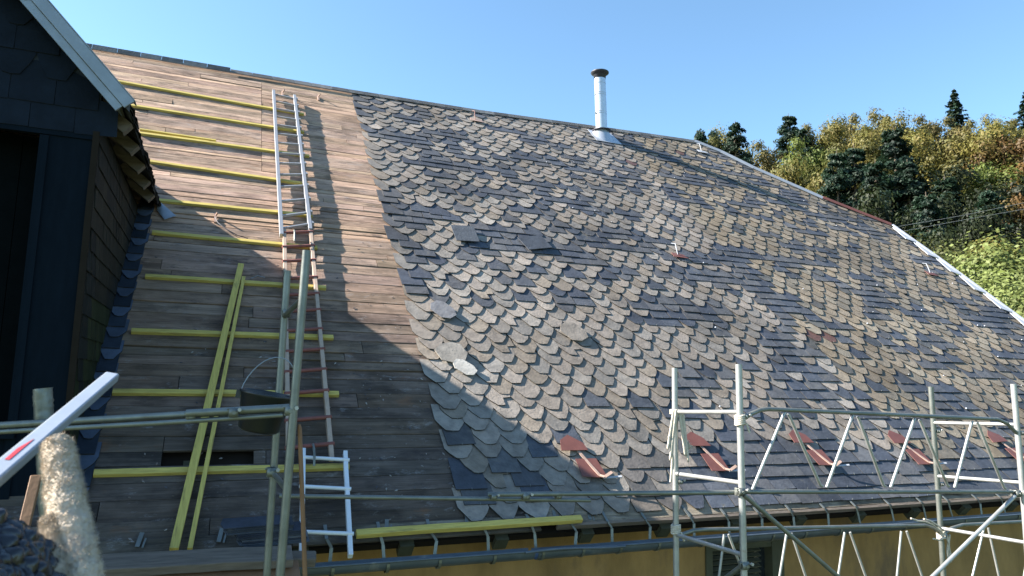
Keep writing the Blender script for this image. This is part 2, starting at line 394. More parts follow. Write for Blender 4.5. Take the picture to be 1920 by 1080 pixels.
# boards -------------------------------------------------------------------
b = MB()
v = -.05; row = 0
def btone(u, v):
    base = Vector((.095, .077, .066)).lerp(Vector((.38, .26, .19)), min(1, max(0, (v-.8)/4.5)))  # lower boards darker: dirtier wood, plus shade put into the tone
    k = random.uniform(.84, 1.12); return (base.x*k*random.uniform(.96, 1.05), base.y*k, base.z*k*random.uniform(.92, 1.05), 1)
while v < 9.84:
    wd = random.choice([.13, .15, .17, .19, .2]) if v < 4 else random.choice([.11, .125, .14, .16, .18])
    if v < .775 < v+wd+.06: wd = .775-v if .775-v > .05 else .155
    elif abs(v-.775) < .001: wd = .155
    if v+wd > 9.8: wd = max(.05, 9.81-v)
    # joints
    js = [-11]
    u = -11
    while u < 2.5:
        u += random.uniform(2.4, 4.5); js.append(u)
    js = [j for j in js if j < 2.2]
    if 6.0 < v < 9.6: js = [j for j in js if abs(j-.43) > .9]+[.43]
    elif v > 4: js = [j for j in js if not (-.5 < j < 1.6) or random.random() < .15]
    js = sorted(js)+[2.75]
    for a, c in zip(js[:-1], js[1:]):
        segs = [(a, c)]
        if v < .86 < v+wd: segs = [(a, min(c, -.34)), (max(a, .36), c)]
        for (p, q) in segs:
            if q-p < .02: continue
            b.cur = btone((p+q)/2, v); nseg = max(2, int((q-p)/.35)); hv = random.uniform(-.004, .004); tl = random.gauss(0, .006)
            gap = random.choice([.005, .007, .009, .012]) if v < 5.2 or random.random() > .12 else .014
            vs = []
            for i in range(nseg+1):
                uu = p+.003+(q-p-.006)*i/nseg
                w1 = random.uniform(-.0025, .0025); w2 = random.uniform(-.0025, .0025)
                for (vv, hh_) in ((v+gap/2+w1, -.024), (v+gap/2+w1, hv-tl-.002), (v+gap/2+.006+w1, hv-tl), (v+wd-gap/2-.006+w2, hv+tl), (v+wd-gap/2+w2, hv+tl-.002), (v+wd-gap/2+w2, -.024)):
                    vs.append(rp(uu, vv, min(hh_, .001)))
            fs = [tuple(range(5, -1, -1)), tuple(nseg*6+i for i in range(6))]
            for i in range(nseg):
                for a2 in range(6): fs.append((i*6+a2, i*6+(a2+1) % 6, (i+1)*6+(a2+1) % 6, (i+1)*6+a2))
            b.add(vs, fs)
    v += wd; row += 1
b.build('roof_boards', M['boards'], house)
# debris on boards
b = MB()
for i in range(260):
    u = random.uniform(-.7, 2.1); v = random.choice([random.uniform(0, 4.5), random.uniform(0, 2.5)])
    if u < 1.3 and random.random() < .6: continue
    s = random.uniform(.005, .015); b.cur = random.choice([(.2, .18, .17, 1), (.14, .11, .09, 1), (.06, .06, .07, 1), (.27, .25, .23, 1)])
    a = random.uniform(0, 3.14); p = rp(u, v, .004)
    e1 = (U*math.cos(a)+V*math.sin(a)); e2 = N.cross(e1)
    b.prism([p-e1*s*1.6, p+e2*s*.5, p+e1*s, p-e2*s*.6], N*.005)
b.build('roof_debris', M['slate'], kind='stuff', label='small slate chips and splinters scattered on the bare roof boards', cat='debris')

# ridge capping, hip and verge flashing --------------------------------------
b = MB(); b.cur = (.12, .13, .145, 1)
uu = -6.0
while uu < 10.1:
    l = random.uniform(.28, .4); v1 = vridge(uu); v2 = vridge(min(uu+l, 10.2))
    top = .045 if not (-3 < uu < -.4) else .07
    b.cur = (.1*random.uniform(.7, 1.6),)*3+(1,)
    b.prism([rp(uu, v1-.085, .03), rp(uu+l-.006, v2-.085, .03), rp(uu+l-.006, v2+.03, top), rp(uu, v1+.03, top)], N*.012)
    uu += l
b.build('ridge_capping', M['slate'], house)
b = MB()
def strip(b, pts, wi, wo, h0, h1, th=.012):
    for i in range(len(pts)-1):
        (u1, v1), (u2, v2) = pts[i], pts[i+1]
        d = Vector((u2-u1, v2-v1)).normalized(); nn = Vector((-d.y, d.x))   # outward to upper right
        if nn.x < 0: nn = -nn
        b.prism([rp(u1-nn.x*wi, v1-nn.y*wi, h0), rp(u2-nn.x*wi, v2-nn.y*wi, h0), rp(u2+nn.x*wo, v2+nn.y*wo, h1), rp(u1+nn.x*wo, v1+nn.y*wo, h1)], N*th)
strip(b, HIP[:4], .06, .04, .035, .06)
b.build('hip_flashing', M['zinc'], house)
b = MB(); strip(b, [HIP[3], HIP[4]], .04, .03, .04, .07); b.build('red_hip_flashing', M['redmetal'], house)
b = MB()
v = 7.15
while v > .1:
    l = .62; u1 = umax(v); u2 = umax(v-l)
    b.prism([rp(u1-.05, v, .034), rp(u2-.2, v-l+.1, .05), rp(u2-.03, v-l, .05), rp(u2+.05, v-l, .055), rp(u1+.05, v, .04)], N*.01)
    v -= l
strip(b, HIP[4:], .0, .06, .05, .06)
b.build('verge_flashing', M['white_flash'], house)

# eaves board, rafter tails, gutter -------------------------------------------
b = MB(); b.beam(rp(2.9, -.03, .0), rp(13.95, -.03, .0), .03, .05, N, jit=.004, nseg=24); b.build('eaves_board', M['oldwood'], house)
b = MB(); b.cur = (.2, .17, .13, 1)
b.prism([rp(1.1, .0, .006), rp(13.9, 0, .006), rp(13.9, .75, .002), rp(2.7, .75, .002), rp(2.7, .1, .004), rp(1.1, .1, .006)], N*.006); b.build('eaves_strip', M['boards'], house)
u = -10.2
tail = []
while u < 13.7:
    b = MB(); b.beam(rp(u, -.06, -.15), rp(u, .9, -.15), .12, .13, N, jit=.0); b.build('rafter_tail', M['tailwood'], house); u += .84
GY, GZ2, GR = 5.76, -1.385, .078
b = MB()
def gut(b, u0, u1, dy=0, dz0=0, dz1=0):
    n = 14
    nseg = 8
    vs = []; fs = []
    for i in range(nseg+1):
        t = i/nseg; X = u0+(u1-u0)*t; dz = dz0+(dz1-dz0)*t
        for r_ in (GR, GR-.004):
            for k in range(n+1):
                a = math.pi*k/n+math.pi; vs.append(Vector((X, GY+dy+r_*math.cos(a), GZ2+dz+r_*math.sin(a))))
    m = 2*(n+1)
    for i in range(nseg):
        for k in range(n):
            fs.append((i*m+k, i*m+k+1, (i+1)*m+k+1, (i+1)*m+k)); q = n+1
            fs.append((i*m+q+k, (i+1)*m+q+k, (i+1)*m+q+k+1, i*m+q+k+1))
    b.add(vs, fs, True)
    for e in (0, 1):
        b.tube([Vector((u0, GY+dy-GR-.002, GZ2+dz0+.004)), Vector((u1, GY+dy-GR-.002, GZ2+dz1+.004))], .009, 8)
        break
gut(b, .55, 2.6, 0, .012, .004); gut(b, 2.63, 13.9, 0, .0, -.0)
gt = b.build('gutter', M['gutter'], house)
b = MB(); b.tube([(2.5+.12*i, GY-GR-.012-.012*math.sin(i*.9), GZ2+.006+.012*math.sin(i*.7)) for i in range(9)], .013, 8)
b.build('dented_rim', M['gutter'], gt)
u = .9; i = 0
while u < 13.8:
    b = MB()
    pts = [rp(u, .12, .012), rp(u, -.03, .035), Vector((u+.03+random.uniform(-.02, .02), 5.86, -1.27+random.uniform(-.008, .008))), Vector((u+.03, GY+GR+.005, GZ2))]
    for p, q in zip(pts[:-1], pts[1:]): b.beam(p, q, .026, .005, Vector((0, -.6, .8)))
    pts = [Vector((u+.03, GY+(GR+.006)*math.cos(a), GZ2+(GR+.006)*math.sin(a))) for a in [math.pi*t/10+math.pi for t in range(10, -1, -1)]]
    for p, q in zip(pts[:-1], pts[1:]): b.beam(p, q, .024, .005, Vector((1, 0, 0)).cross(q-p))
    b.build('gutter_bracket', M['oldgalv'] if 'oldgalv' in M else M['galv'], gt)
    u += random.uniform(.36, .5); i += 1

# dormer wing ------------------------------------------------------------------
dorm = MB(); dorm.cur = (.03, .036, .045, 1)
DX, DYF, DZE, EX, YFR = -.98, 6.3, 2.14, -.75, 6.1
AX = -3.8; TP = math.tan(R(47)); BX = -1.47; BZ = DZE+(EX-BX)*TP; TQ = math.tan(R(31)); AZ = BZ+(BX-AX)*TQ   # kinked gable: steep foot, unseen top flattened to steer its cast shadow
def zroof(x):
    x = AX+abs(x-AX)
    return DZE+(EX-x)*TP if x > BX else BZ+(BX-x)*TQ
def Yr(z): return O.y+(z-O.z)/math.tan(TH)
d_r = Vector((math.sin(R(47)), 0, math.cos(R(47))))
dorm = MB(); dorm.cur = (.06, .065, .08, 1)
prof = [(EX, DZE), (BX, BZ), (AX, AZ), (2*AX-BX, BZ), (2*AX-EX, DZE)]
for (x1, z1), (x2, z2) in zip(prof[:-1], prof[1:]):
    dorm.prism([Vector((x1, YFR, z1)), Vector((x2, YFR, z2)), Vector((x2, Yr(z2)+.08, z2)), Vector((x1, Yr(z1)+.08, z1))], (0, 0, -.08))
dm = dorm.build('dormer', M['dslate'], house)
dm['label'] = 'big slate clad dormer wing with a white edged gable and dark opening'
# gable wall field
gz0 = at(60, 232, DYF).z
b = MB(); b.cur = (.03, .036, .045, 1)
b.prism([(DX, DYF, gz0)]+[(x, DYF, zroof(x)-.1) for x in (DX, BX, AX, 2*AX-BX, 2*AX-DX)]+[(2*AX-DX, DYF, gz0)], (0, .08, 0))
kk = 0; z = gz0-.03
while z < AZ-.2:
    x = DX-.01-(0 if kk % 2 else .15)+.15
    while x > -5.2:
        if z < zroof(x)-.16:
            k_ = random.uniform(.75, 1.3); cl = (.007*k_, .0115*k_, .02*k_, 1)  # gable slates lowered to blue-black, shade included in the tone
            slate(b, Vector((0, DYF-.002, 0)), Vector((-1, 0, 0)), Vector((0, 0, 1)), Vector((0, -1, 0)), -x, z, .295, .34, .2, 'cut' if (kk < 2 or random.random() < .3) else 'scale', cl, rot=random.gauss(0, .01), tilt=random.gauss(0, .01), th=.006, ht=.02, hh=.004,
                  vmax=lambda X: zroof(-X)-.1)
        x -= .3
    z += .2; kk += 1
b.build('gable_slates', M['dslate'], dm)
b = MB(); b.prism([(DX-.01, DYF-.015, gz0-.07), (-5.5, DYF-.015, gz0-.07), (-5.5, DYF-.015, gz0-.01), (DX-.01, DYF-.015, gz0-.01)], (0, .05, 0)); b.build('lintel_trim', M['frame_dark'], dm)
# jamb, dark opening, sill
zb = rp(0, .5).z-.2
b = MB()
b.prism([(DX-.03, DYF, zb), (DX-.03, DYF, gz0-.02), (DX-.36, DYF, gz0-.02), (DX-.36, DYF, zb)], (0, .2, 0))
b.prism([(-1.36, DYF-.02, zb), (-1.36, DYF-.02, gz0-.08), (-1.30, DYF-.02, gz0-.08), (-1.30, DYF-.02, zb)], (0, .02, 0))
b.build('door_jamb', M['frame_dark'], dm)
b = MB(); b.beam((DX-.005, DYF-.012, zb), (DX-.005, DYF-.012, gz0), .03, .045, Vector((1, 0, 0))); b.build('corner_trim', M['deck'], dm)
b = MB()
for i in range(18): b.prism([(-1.35-i*.2, DYF+.35, zb), (-1.345-(i+1)*.2, DYF+.35, zb), (-1.345-(i+1)*.2, DYF+.35, gz0), (-1.35-i*.2, DYF+.35, gz0)], (0, .03, 0))
b.build('opening_shade_panel', M['dark'], dm)  # near-black panel stands in for the unlit inside of the opening
b = MB(); b.prism([(-1.3, DYF, -.42), (-5.5, DYF, -.42), (-5.5, DYF, zb-.4), (-1.3, DYF, zb-.4)], (0, .2, 0)); b.prism([(-1.3, DYF-.08, -.45), (-5.5, DYF-.08, -.45), (-5.5, DYF-.08, -.40), (-1.3, DYF-.08, -.40)], (0, .3, 0)); b.build('sill', M['frame_dark'], dm)
b = MB(); b.beam((-5.6, DYF+.1, -1), (-6.6, DYF+.1, -1), .2, 7); b.build('left_pier', M['frame_dark'], dm)
# cheek
b = MB(); b.cur = (.05, .05, .032, 1)
zt = DZE-.1
b.prism([(DX-.01, DYF+.02, zb), (DX-.01, Yr(zt), zt), (DX-.01, DYF+.02, zt)], (-.05, 0, 0))
z = rp(0, .5).z; kk = 0
while z < zt:
    y = DYF+(.11 if kk % 2 else 0)
    ye = Yr(z)+.2
    while y < ye:
        g_ = noise.noise(Vector((y*1.2, z*1.3, 2.)))
        k_ = random.uniform(.75, 1.25)
        cl = (.018*k_, .016*k_, .011*k_, 1) if g_ > 0 else (.011*k_, .012*k_, .011*k_, 1)  # olive cheek slates, darkened further to carry their shade
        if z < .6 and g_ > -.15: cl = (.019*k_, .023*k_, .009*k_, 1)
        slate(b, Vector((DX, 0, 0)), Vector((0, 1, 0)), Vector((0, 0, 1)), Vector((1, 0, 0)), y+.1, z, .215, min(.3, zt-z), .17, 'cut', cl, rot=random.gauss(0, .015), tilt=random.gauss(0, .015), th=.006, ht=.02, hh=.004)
        y += .22
    z += .17; kk += 1
b.build('side_slates', M['dslate'], dm)
# bargeboard: pale metal edge and dark board under it
rk = Vector((-math.cos(R(47)), 0, math.sin(R(47)))); ln_ = (EX-BX)/math.cos(R(47))
C0 = Vector((EX, YFR, DZE))
b = MB(); b.beam(C0-rk*.02-d_r*.02+Vector((0, -.014, 0)), C0+rk*ln_-d_r*.02+Vector((0, -.014, 0)), .025, .09, d_r)
b.beam(C0-rk*.02+d_r*.03+Vector((0, .03, 0)), C0+rk*ln_+d_r*.03+Vector((0, .03, 0)), .12, .008, d_r)
b.build('bargeboard', M['zinc'], dm, bevel=.003)
b = MB(); b.beam(C0-rk*.0-d_r*.098+Vector((0, .0, 0)), C0+rk*ln_-d_r*.098+Vector((0, .0, 0)), .025, .06, d_r); b.build('under_board', M['zinc'], dm)
b = MB(); b.prism([C0-d_r*.075, C0+rk*ln_-d_r*.075, C0+rk*ln_-d_r*.075+Vector((0, .22, 0)), C0-d_r*.075+Vector((0, .22, 0))], -d_r*.02); b.build('soffit', M['tailwood'], dm)
b = MB(); C1 = Vector((BX, YFR, BZ)); C2 = Vector((AX, YFR, AZ)); C3 = Vector((2*AX-BX, YFR, BZ)); C4 = Vector((2*AX-EX, YFR, DZE))
for p, q in ((C1, C2), (C2, C3), (C3, C4)): b.beam(p+Vector((0, -.014, -.05)), q+Vector((0, -.014, -.05)), .025, .13)
b.build('upper_bargeboard', M['zinc'], dm)
# ragged eave slates
b = MB(); y = YFR+.02
while y < Yr(DZE)-.15:
    l = random.uniform(.1, .2); e = random.uniform(.0, .035); k_ = random.uniform(.6, 1.2)
    b.cur = (.03*k_, .028*k_, .026*k_, 1)
    for q in range(3):
        o_ = random.uniform(-.02, .025)
        b.prism([(EX-.2, y+o_, DZE+.15-q*.012), (EX+e-.012*q+random.uniform(0, .02), y+o_, DZE-.06-q*.012), (EX+e, y+l+o_, DZE-.06-q*.012), (EX-.2, y+l+o_, DZE+.15-q*.012)], (0, 0, .009))
    y += l
b.build('eave_slates', M['dslate'], dm)
for i, y in enumerate([6.42, 7.0, 7.62, 8.25, 8.85]):
    b = MB(); b.beam((DX-.05, y, DZE+.06), (EX-.035, y, DZE-.13), .11, .1); b.build('rafter_end', M['oldwood'], dm)
# soakers along the valley
b = MB(); v = .25; i = 0
while v < 4.8:
    k_ = random.uniform(.7, 1.2); cl = (.06*k_, .08*k_, .12*k_, 1) if i % 2 else (.02*k_, .028*k_, .042*k_, 1)
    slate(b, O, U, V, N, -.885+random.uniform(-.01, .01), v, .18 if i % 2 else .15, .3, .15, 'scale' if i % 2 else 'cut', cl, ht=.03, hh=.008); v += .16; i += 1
b.build('valley_slates', M['dslate'], dm)

# chimney flue ---------------------------------------------------------------------
cb = on(1128, 256); hf = 1.46
b = MB(); b.tube([cb+Vector((-.05*t, 0, z)) for t, z in ((0, .1), (.5, .75), (1, hf-.12))], .125, 28)
for z in (.5, .93, 1.19, .54, .97): b.tube([cb+Vector((-.05*z/1.3, 0, z)), cb+Vector((-.05*z/1.3, 0, z+.012))], .13, 28)
fl = b.build('chimney_flue', M['chrome'], house)
fl['label'] = 'shiny steel flue pipe with a black cap'
b = MB(); b.lathe(cb+Vector((-.05, 0, 0)), [(.115, hf-.16), (.13, hf-.15), (.135, hf-.07), (.15, hf-.06), (.2, hf-.02), (.2, hf+.0), (.13, hf+.03), (.001, hf+.035)], 28); b.build('cap', M['black'], fl)
b = MB(); b.lathe(cb, [(.12, .17), (.205, .135), (.205, .12), (.13, .12)], 28); b.build('storm_collar', M['black'], fl)
b = MB()
vs = []; n = 28
for ring in range(2):
    for k_ in range(n):
        a = 2*math.pi*k_/n
        if ring: vs.append(cb+Vector((.13*math.cos(a), .13*math.sin(a), .15)))
        else:
            q = rp(*uvof(cb), .03)+U*.24*math.cos(a)+V*(.3*math.sin(a)-.04); vs.append(q)
b.add(vs, [(k_, (k_+1) % n, n+(k_+1) % n, n+k_) for k_ in range(n)], True)
cu, cv = uvof(cb)
b.prism([rp(cu-.28, cv-.36, .03), rp(cu+.34, cv-.36, .03), rp(cu+.3, min(cv+.2, vridge(cu)), .03), rp(cu-.28, min(cv+.2, vridge(cu)), .03)], N*.006)
b.build('base_cone', M['chrome'], fl)
b = MB()
for z in (.5, .93, 1.19): b.beam(cb+Vector((-.13, -.02, z+.005)), cb+Vector((-.17, -.02, z+.005)), .02, .03)
b.build('clamp', M['galv'], fl)

# red roof ladder hooks --------------------------------------------------------------
def redhook(u, v, two=True):
    q = lambda: random.uniform(-.015, .015)
    e = MB(); e.prism([rp(u-.15+q(), v-.03+q(), .06), rp(u+.15+q(), v-.03+q(), .062), rp(u+.12, v+.09+q(), .056), rp(u+q(), v+.19, .052), rp(u-.12, v+.11+q(), .056)], N*.005)
    e.prism([rp(u-.04+q(), v-.37+q(), .06), rp(u+.2+q(), v-.38+q(), .062), rp(u+.19, v-.13, .052), rp(u-.04, v-.13, .052)], N*.005)
    o_ = e.build('roof_hook_plate', M['redmetal'], house)
    s = MB(); pts = [rp(u+.02, v+.02, .05), rp(u+.07, v-.15, .055), rp(u+.13, v-.36, .075), rp(u+.16, v-.4, .10), rp(u+.24, v-.37, .13)]
    for p, q in zip(pts[:-1], pts[1:]): s.beam(p, q, .03, .007, N)
    s.build('strap', M['copper'], o_)
    s = MB(); pts = [rp(u+.15, v-.4, .09), rp(u+.23, v-.41, .1), rp(u+.33, v-.42, .12)]
    for p, q in zip(pts[:-1], pts[1:]): s.beam(p, q, .02, .01, N)
    s.build('hook_tip', M['white_flash'], o_)
for u, v in [(3.38, .83), (4.89, .86), (6.37, .88), (7.93, .86), (9.75, .84)]: redhook(u, v)
def smallhook(u, v, m1, m2, s=1):
    e = MB(); e.prism([rp(u-.09*s, v-.06*s, .045), rp(u+.13*s, v-.08*s, .05), rp(u+.1*s, v+.02, .04), rp(u-.08*s, v+.05*s, .04)], N*.006); o_ = e.build('roof_hook_plate', M[m1], house)
    e = MB(); e.tube([rp(u, v, .05), rp(u-.01, v+.06*s, .1), rp(u+.01, v+.16*s, .14), rp(u-.03, v+.2*s, .11)], .008, 6); e.build('hook_loop', M[m2], o_)
smallhook(6.81, 4.93, 'redmetal', 'white_flash', 1.2); smallhook(4.44, 9.45, 'copper', 'redmetal', 1.3); smallhook(10.1, 9.85, 'white_flash', 'white_flash', 1.2); smallhook(12.95, 5.25, 'redmetal', 'white_flash', 1.2)
for (x, y) in ((597, 186), (530, 178), (404, 412)):
    u, v = uvof(on(x, y)); e = MB(); e.beam(rp(u, v-.08, .01), rp(u-.005, v+.1, .02), .03, .02, N); e.beam(rp(u, v+.08, .02), rp(u+.02, v+.03, .09), .02, .015, N); e.build('board_hook', M['copper'], house)
# brackets nailed at the bottom of the bare boards
for u in [-.42, .12, 1.38, 2.07, 2.9, 3.25]:
    e = MB(); e.beam(rp(u, .02+.0, .012), rp(u+.02, .14, .012), .03, .006, N); e.beam(rp(u+.035, .01, .012), rp(u+.05, .09, .012), .012, .006, N); e.build('eave_clip', M['galv'], house)

# ---------------------------------------------------------------- yellow battens
BT = [((205, 150), (570, 215)), ((246, 198), (570, 248)), ((262, 250), (580, 293)), ((280, 303), (578, 346)), ((298, 376), (586, 405)),
      ((285, 436), (595, 465)), ((272, 518), (611, 540)), ((246, 621), (625, 633)), ((211, 735), (635, 739)), ((176, 888), (655, 875))]
BL = ['topmost yellow batten on the bare boards, nearest the roof ridge', 'second yellow batten below the ridge, crossing behind the aluminium ladder', 'third yellow batten down, with a short second strip lying beside it',
      'fourth yellow batten down, its left end tucked behind the dormer eave', 'fifth yellow batten down, ending just above the foot of the dormer eave', 'yellow batten level with the joint between aluminium and wooden ladder, half sunlit',
      'yellow batten passing just below the top ends of the two steep crossing strips', 'yellow batten halfway down in the shade, crossing the two steep strips above the bucket',
      'yellow batten running behind the black bucket', 'lowest yellow batten in the shade, just above the white ladder top']
for (a, c), lb in zip(BT, BL):
    b = MB(); b.beam(on(*a, .02), on(*c, .02), .055, .036, N, jit=.0015, nseg=6)
    b.build('roof_batten', M['yellow'], label=lb, cat='batten', group='yellow battens across the bare roof boards', bevel=.002)
b = MB(); b.beam(on(262, 243, .016), on(405, 264, .016), .035, .03, N, jit=.001, nseg=3)
b.build('roof_batten', M['yellow'], label='short thin yellow strip lying along the third batten near the dormer', cat='batten', bevel=.002)
b = MB(); b.beam(on(452, 496, .055), on(326, 1030, .06), .062, .034, N, jit=.001, nseg=6); b.build('loose_batten', M['yellow_steep'], label='wide loose yellow batten lying steeply across the horizontal battens', cat='batten', bevel=.002)
b = MB(); b.beam(on(457, 520, .055), on(356, 1030, .055), .034, .034, N, jit=.001, nseg=6); b.build('loose_batten', M['yellow_steep'], label='narrow loose yellow batten beside the wide steep one', cat='batten', bevel=.002)
b = MB(); b.beam(at(668, 1001, 5.86), at(1090, 973, 5.86), .06, .045, Vector((0, -.6, .8)), jit=.002, nseg=6)
b.build('eaves_plank', M['yellow'], label='yellow timber lying along the eaves above the gutter', cat='plank', bevel=.003)

# ---------------------------------------------------------------- ladders
def ladder(name, label, cat, L0, L1, R0, R1, ts, rail, rung, rw, rh, rungtype, h0, over=0.0, wr=.03):
    t = thing(name, label, cat)
    for a, c in ((L0, L1), (R0, R1)):
        b = MB(); b.beam(on(*a, h0), on(*c, h0), rw, rh, N, jit=.001, nseg=5); b.build('rail', M[rail], t, bevel=.003)
    for s in ts:
        l = on(*L0, h0).lerp(on(*L1, h0), s); r_ = on(*R0, h0).lerp(on(*R1, h0), s); d = (r_-l).normalized()
        if rungtype == 'flat':
            b = MB(); b.beam(l-d*.0, r_+d*over, .022, .03, N)
            b.beam(r_-d*.015, r_+d*.05, .05, .055, N)
        else: b = MB(); b.tube([l-d*.03+N*.02, r_+d*.03+N*.02], wr/2, 8)
        b.build('rung', M[rung], t)
    return t
ladder('aluminium_ladder', 'upper pale aluminium roof ladder reaching to the ridge', 'ladder', (513, 171), (528, 442), (552, 180), (582, 432), [.03, .095, .16, .23, .3, .37, .44, .515, .585, .66, .735, .82, .9, .965], 'alu', 'alu', .045, .06, 'flat', .085, .0)
v0 = 432; ys = [437, 463, 490, 522, 553, 583, 619, 657, 695, 735, 785, 835]
L0, L1, R0, R1 = (533, 432), (541, 870), (582, 430), (622, 862)
ts = []
for y in ys:
    best = min(range(1001), key=lambda i: abs((lambda p: 540-F*(ROT.transposed() @ p).y/(-(ROT.transposed() @ p).z))(on(*R0, .07).lerp(on(*R1, .07), i/1000))-y)); ts.append(best/1000)
t2 = ladder('wooden_ladder', 'wooden roof ladder with red brown rungs in the middle', 'ladder', L0, L1, R0, R1, ts, 'palewood', 'redwood', .04, .055, 'round', .07, wr=.038)
ladder('white_ladder', 'short white ladder at the bottom standing in the gutter', 'ladder', (569, 843), (565, 1040), (647, 848), (657, 1043), [.1, .4, .82], 'white', 'white', .035, .05, 'round', .1, wr=.032)
for (x, y, lb) in ((552, 440, 'steel ladder hook joining the aluminium and wooden ladders'), (588, 850, 'dark steel hook hanging over the top rung of the white ladder')):
    b = MB(); p = on(x, y, .14); b.tube([p+V*.1-N*.0, p+V*.05+N*.03, p-V*.05+N*.03, p-V*.12-N*.02], .011, 7); b.build('ladder_hook', M['galv'], label=lb, cat='hook')

# ---------------------------------------------------------------- scaffolding
sc = thing('scaffolding', 'galvanised steel tube scaffolding standing in front of the eaves', 'scaffolding')
def tube(name, pts, r, m, par=sc, n=12):
    b = MB(); b.tube(pts, r, n); return b.build(name, M[m], par)
def down(p, q, z=GZ): p = Vector(p); q = Vector(q); return p+(q-p)*((z-p.z)/(q.z-p.z))
YI, YO = 5.0, 4.2
po1 = (at(575, 470, YO), at(525, 1080, YO)); pi1 = (at(539, 508, YI), at(507, 970, YI))
po2 = (at(1385, 683, YO), at(1395, 1080, YO)); pi2 = (at(1265, 690, YI), at(1268, 1080, YI))
po3 = (at(1900, 720, YO), at(1921, 960, YO)); pi3 = (at(1745, 725, YI), at(1765, 1010, YI))
for p, m in ((po1, 'galv'), (pi1, 'galv'), (po2, 'galvbright'), (pi2, 'galvbright'), (po3, 'galvbright'), (pi3, 'galv')):
    q = down(p[0], p[1]); q.x = p[0].x*.3+p[1].x*.7
    tube('upright_pole', [p[0], p[1], q], .0242, m)
def fr(p, y):  # point on pole p at image row y (approx)
    a, c = p; best = None
    for i in range(801):
        t = i/400; P = a.lerp(c, t); cc = ROT.transposed() @ P; yy = 540+F*cc.y/cc.z
        if best is None or abs(yy-y) < best[0]: best = (abs(yy-y), P)
    return best[1]
for yi, yo in ((772, 773), (888, 906), (1003, 1041)): tube('crossbar', [fr(pi2, yi), fr(po2, yo)], .0165, 'galvbright')
for yi, yo in ((793, 796), (893, 905), (990, 1018)): tube('crossbar', [fr(pi3, yi), fr(po3, yo)], .0165, 'galvbright')
tube('crossbar', [fr(pi1, 592), fr(po1, 560)], .017, 'galv')
tube('crossbar', [fr(pi1, 888), fr(po1, 918)], .017, 'galv')
# lattice girders
def girder(top, botl, nodes_t, nodes_b, Y, r1=.0165, r2=.011, m='galvbright', dm_='galv'):
    e = MB(); e.tube([at(x, y, Y) for x, y in top], r1, 10); g_ = e.build('lattice_girder', M[dm_], sc)
    if botl: tube('bottom_chord', [at(x, y, Y) for x, y in botl], r1, 'galv', g_)
    return g_
g1 = girder([(1393, 786), (1408, 776), (1425, 769), (1440, 767), (1870, 786), (1888, 794), (1906, 812)], [(1393, 922), (1905, 922)], 0, 0, YO)
zz = [(1411, 918), (1470, 776), (1478, 776), (1540, 914), (1550, 914), (1598, 781), (1608, 781), (1658, 914), (1670, 914), (1714, 787), (1724, 787), (1778, 914), (1790, 914), (1822, 792), (1832, 792), (1884, 918)]
zp = []
for i in range(0, len(zz)):
    zp.append(at(*zz[i], YO))
for i in range(len(zp)-1):
    if i % 2 == 0: tube('zigzag_brace', [zp[i], zp[i].lerp(zp[i+1], .97), zp[i+1]+Vector((.01, 0, .008))], .012, 'galvbright', g1, 8)
g2 = girder([(1270, 1005), (1285, 1000), (1300, 995), (1320, 993), (1735, 985), (1750, 990), (1766, 1003)], [(1270, 1250), (1775, 1240)], 0, 0, YI)
xs = [(1335, 1185), (1358, 1002), (1366, 1002), (1435, 1185), (1445, 1185), (1475, 1000), (1484, 1000), (1545, 1185), (1556, 1185), (1584, 998), (1594, 998), (1660, 1185), (1672, 1185), (1690, 996), (1700, 996), (1765, 1185)]
for i in range(0, len(xs)-1, 2): tube('zigzag_brace', [at(*xs[i], YI), at(*xs[i+1], YI)], .011, 'galvbright', g2, 8)
g3 = girder([(1768, 1003), (1785, 990), (1805, 984), (1990, 974)], None, 0, 0, YI)
xs = [(1800, 1180), (1845, 990), (1853, 990), (1895, 1180), (1905, 1180), (1935, 985)]
for i in range(0, len(xs)-1, 2): tube('zigzag_brace', [at(*xs[i], YI), at(*xs[i+1], YI)], .011, 'galvbright', g3, 8)
def ext(a, c, Y, k=3.): p, q = at(*a, Y), at(*c, Y); return [p, p+(q-p)*k]
tube('diagonal_brace', ext((1395, 928), (1570, 1080), YO-.03, 3.4), .0165, 'galv')
tube('diagonal_brace', ext((1903, 930), (1750, 1080), YO-.03, 3.2), .0165, 'galvbright')
tube('diagonal_brace', [at(1392, 1060, YO), at(1300, 1130, YI-.3)], .0165, 'galv')
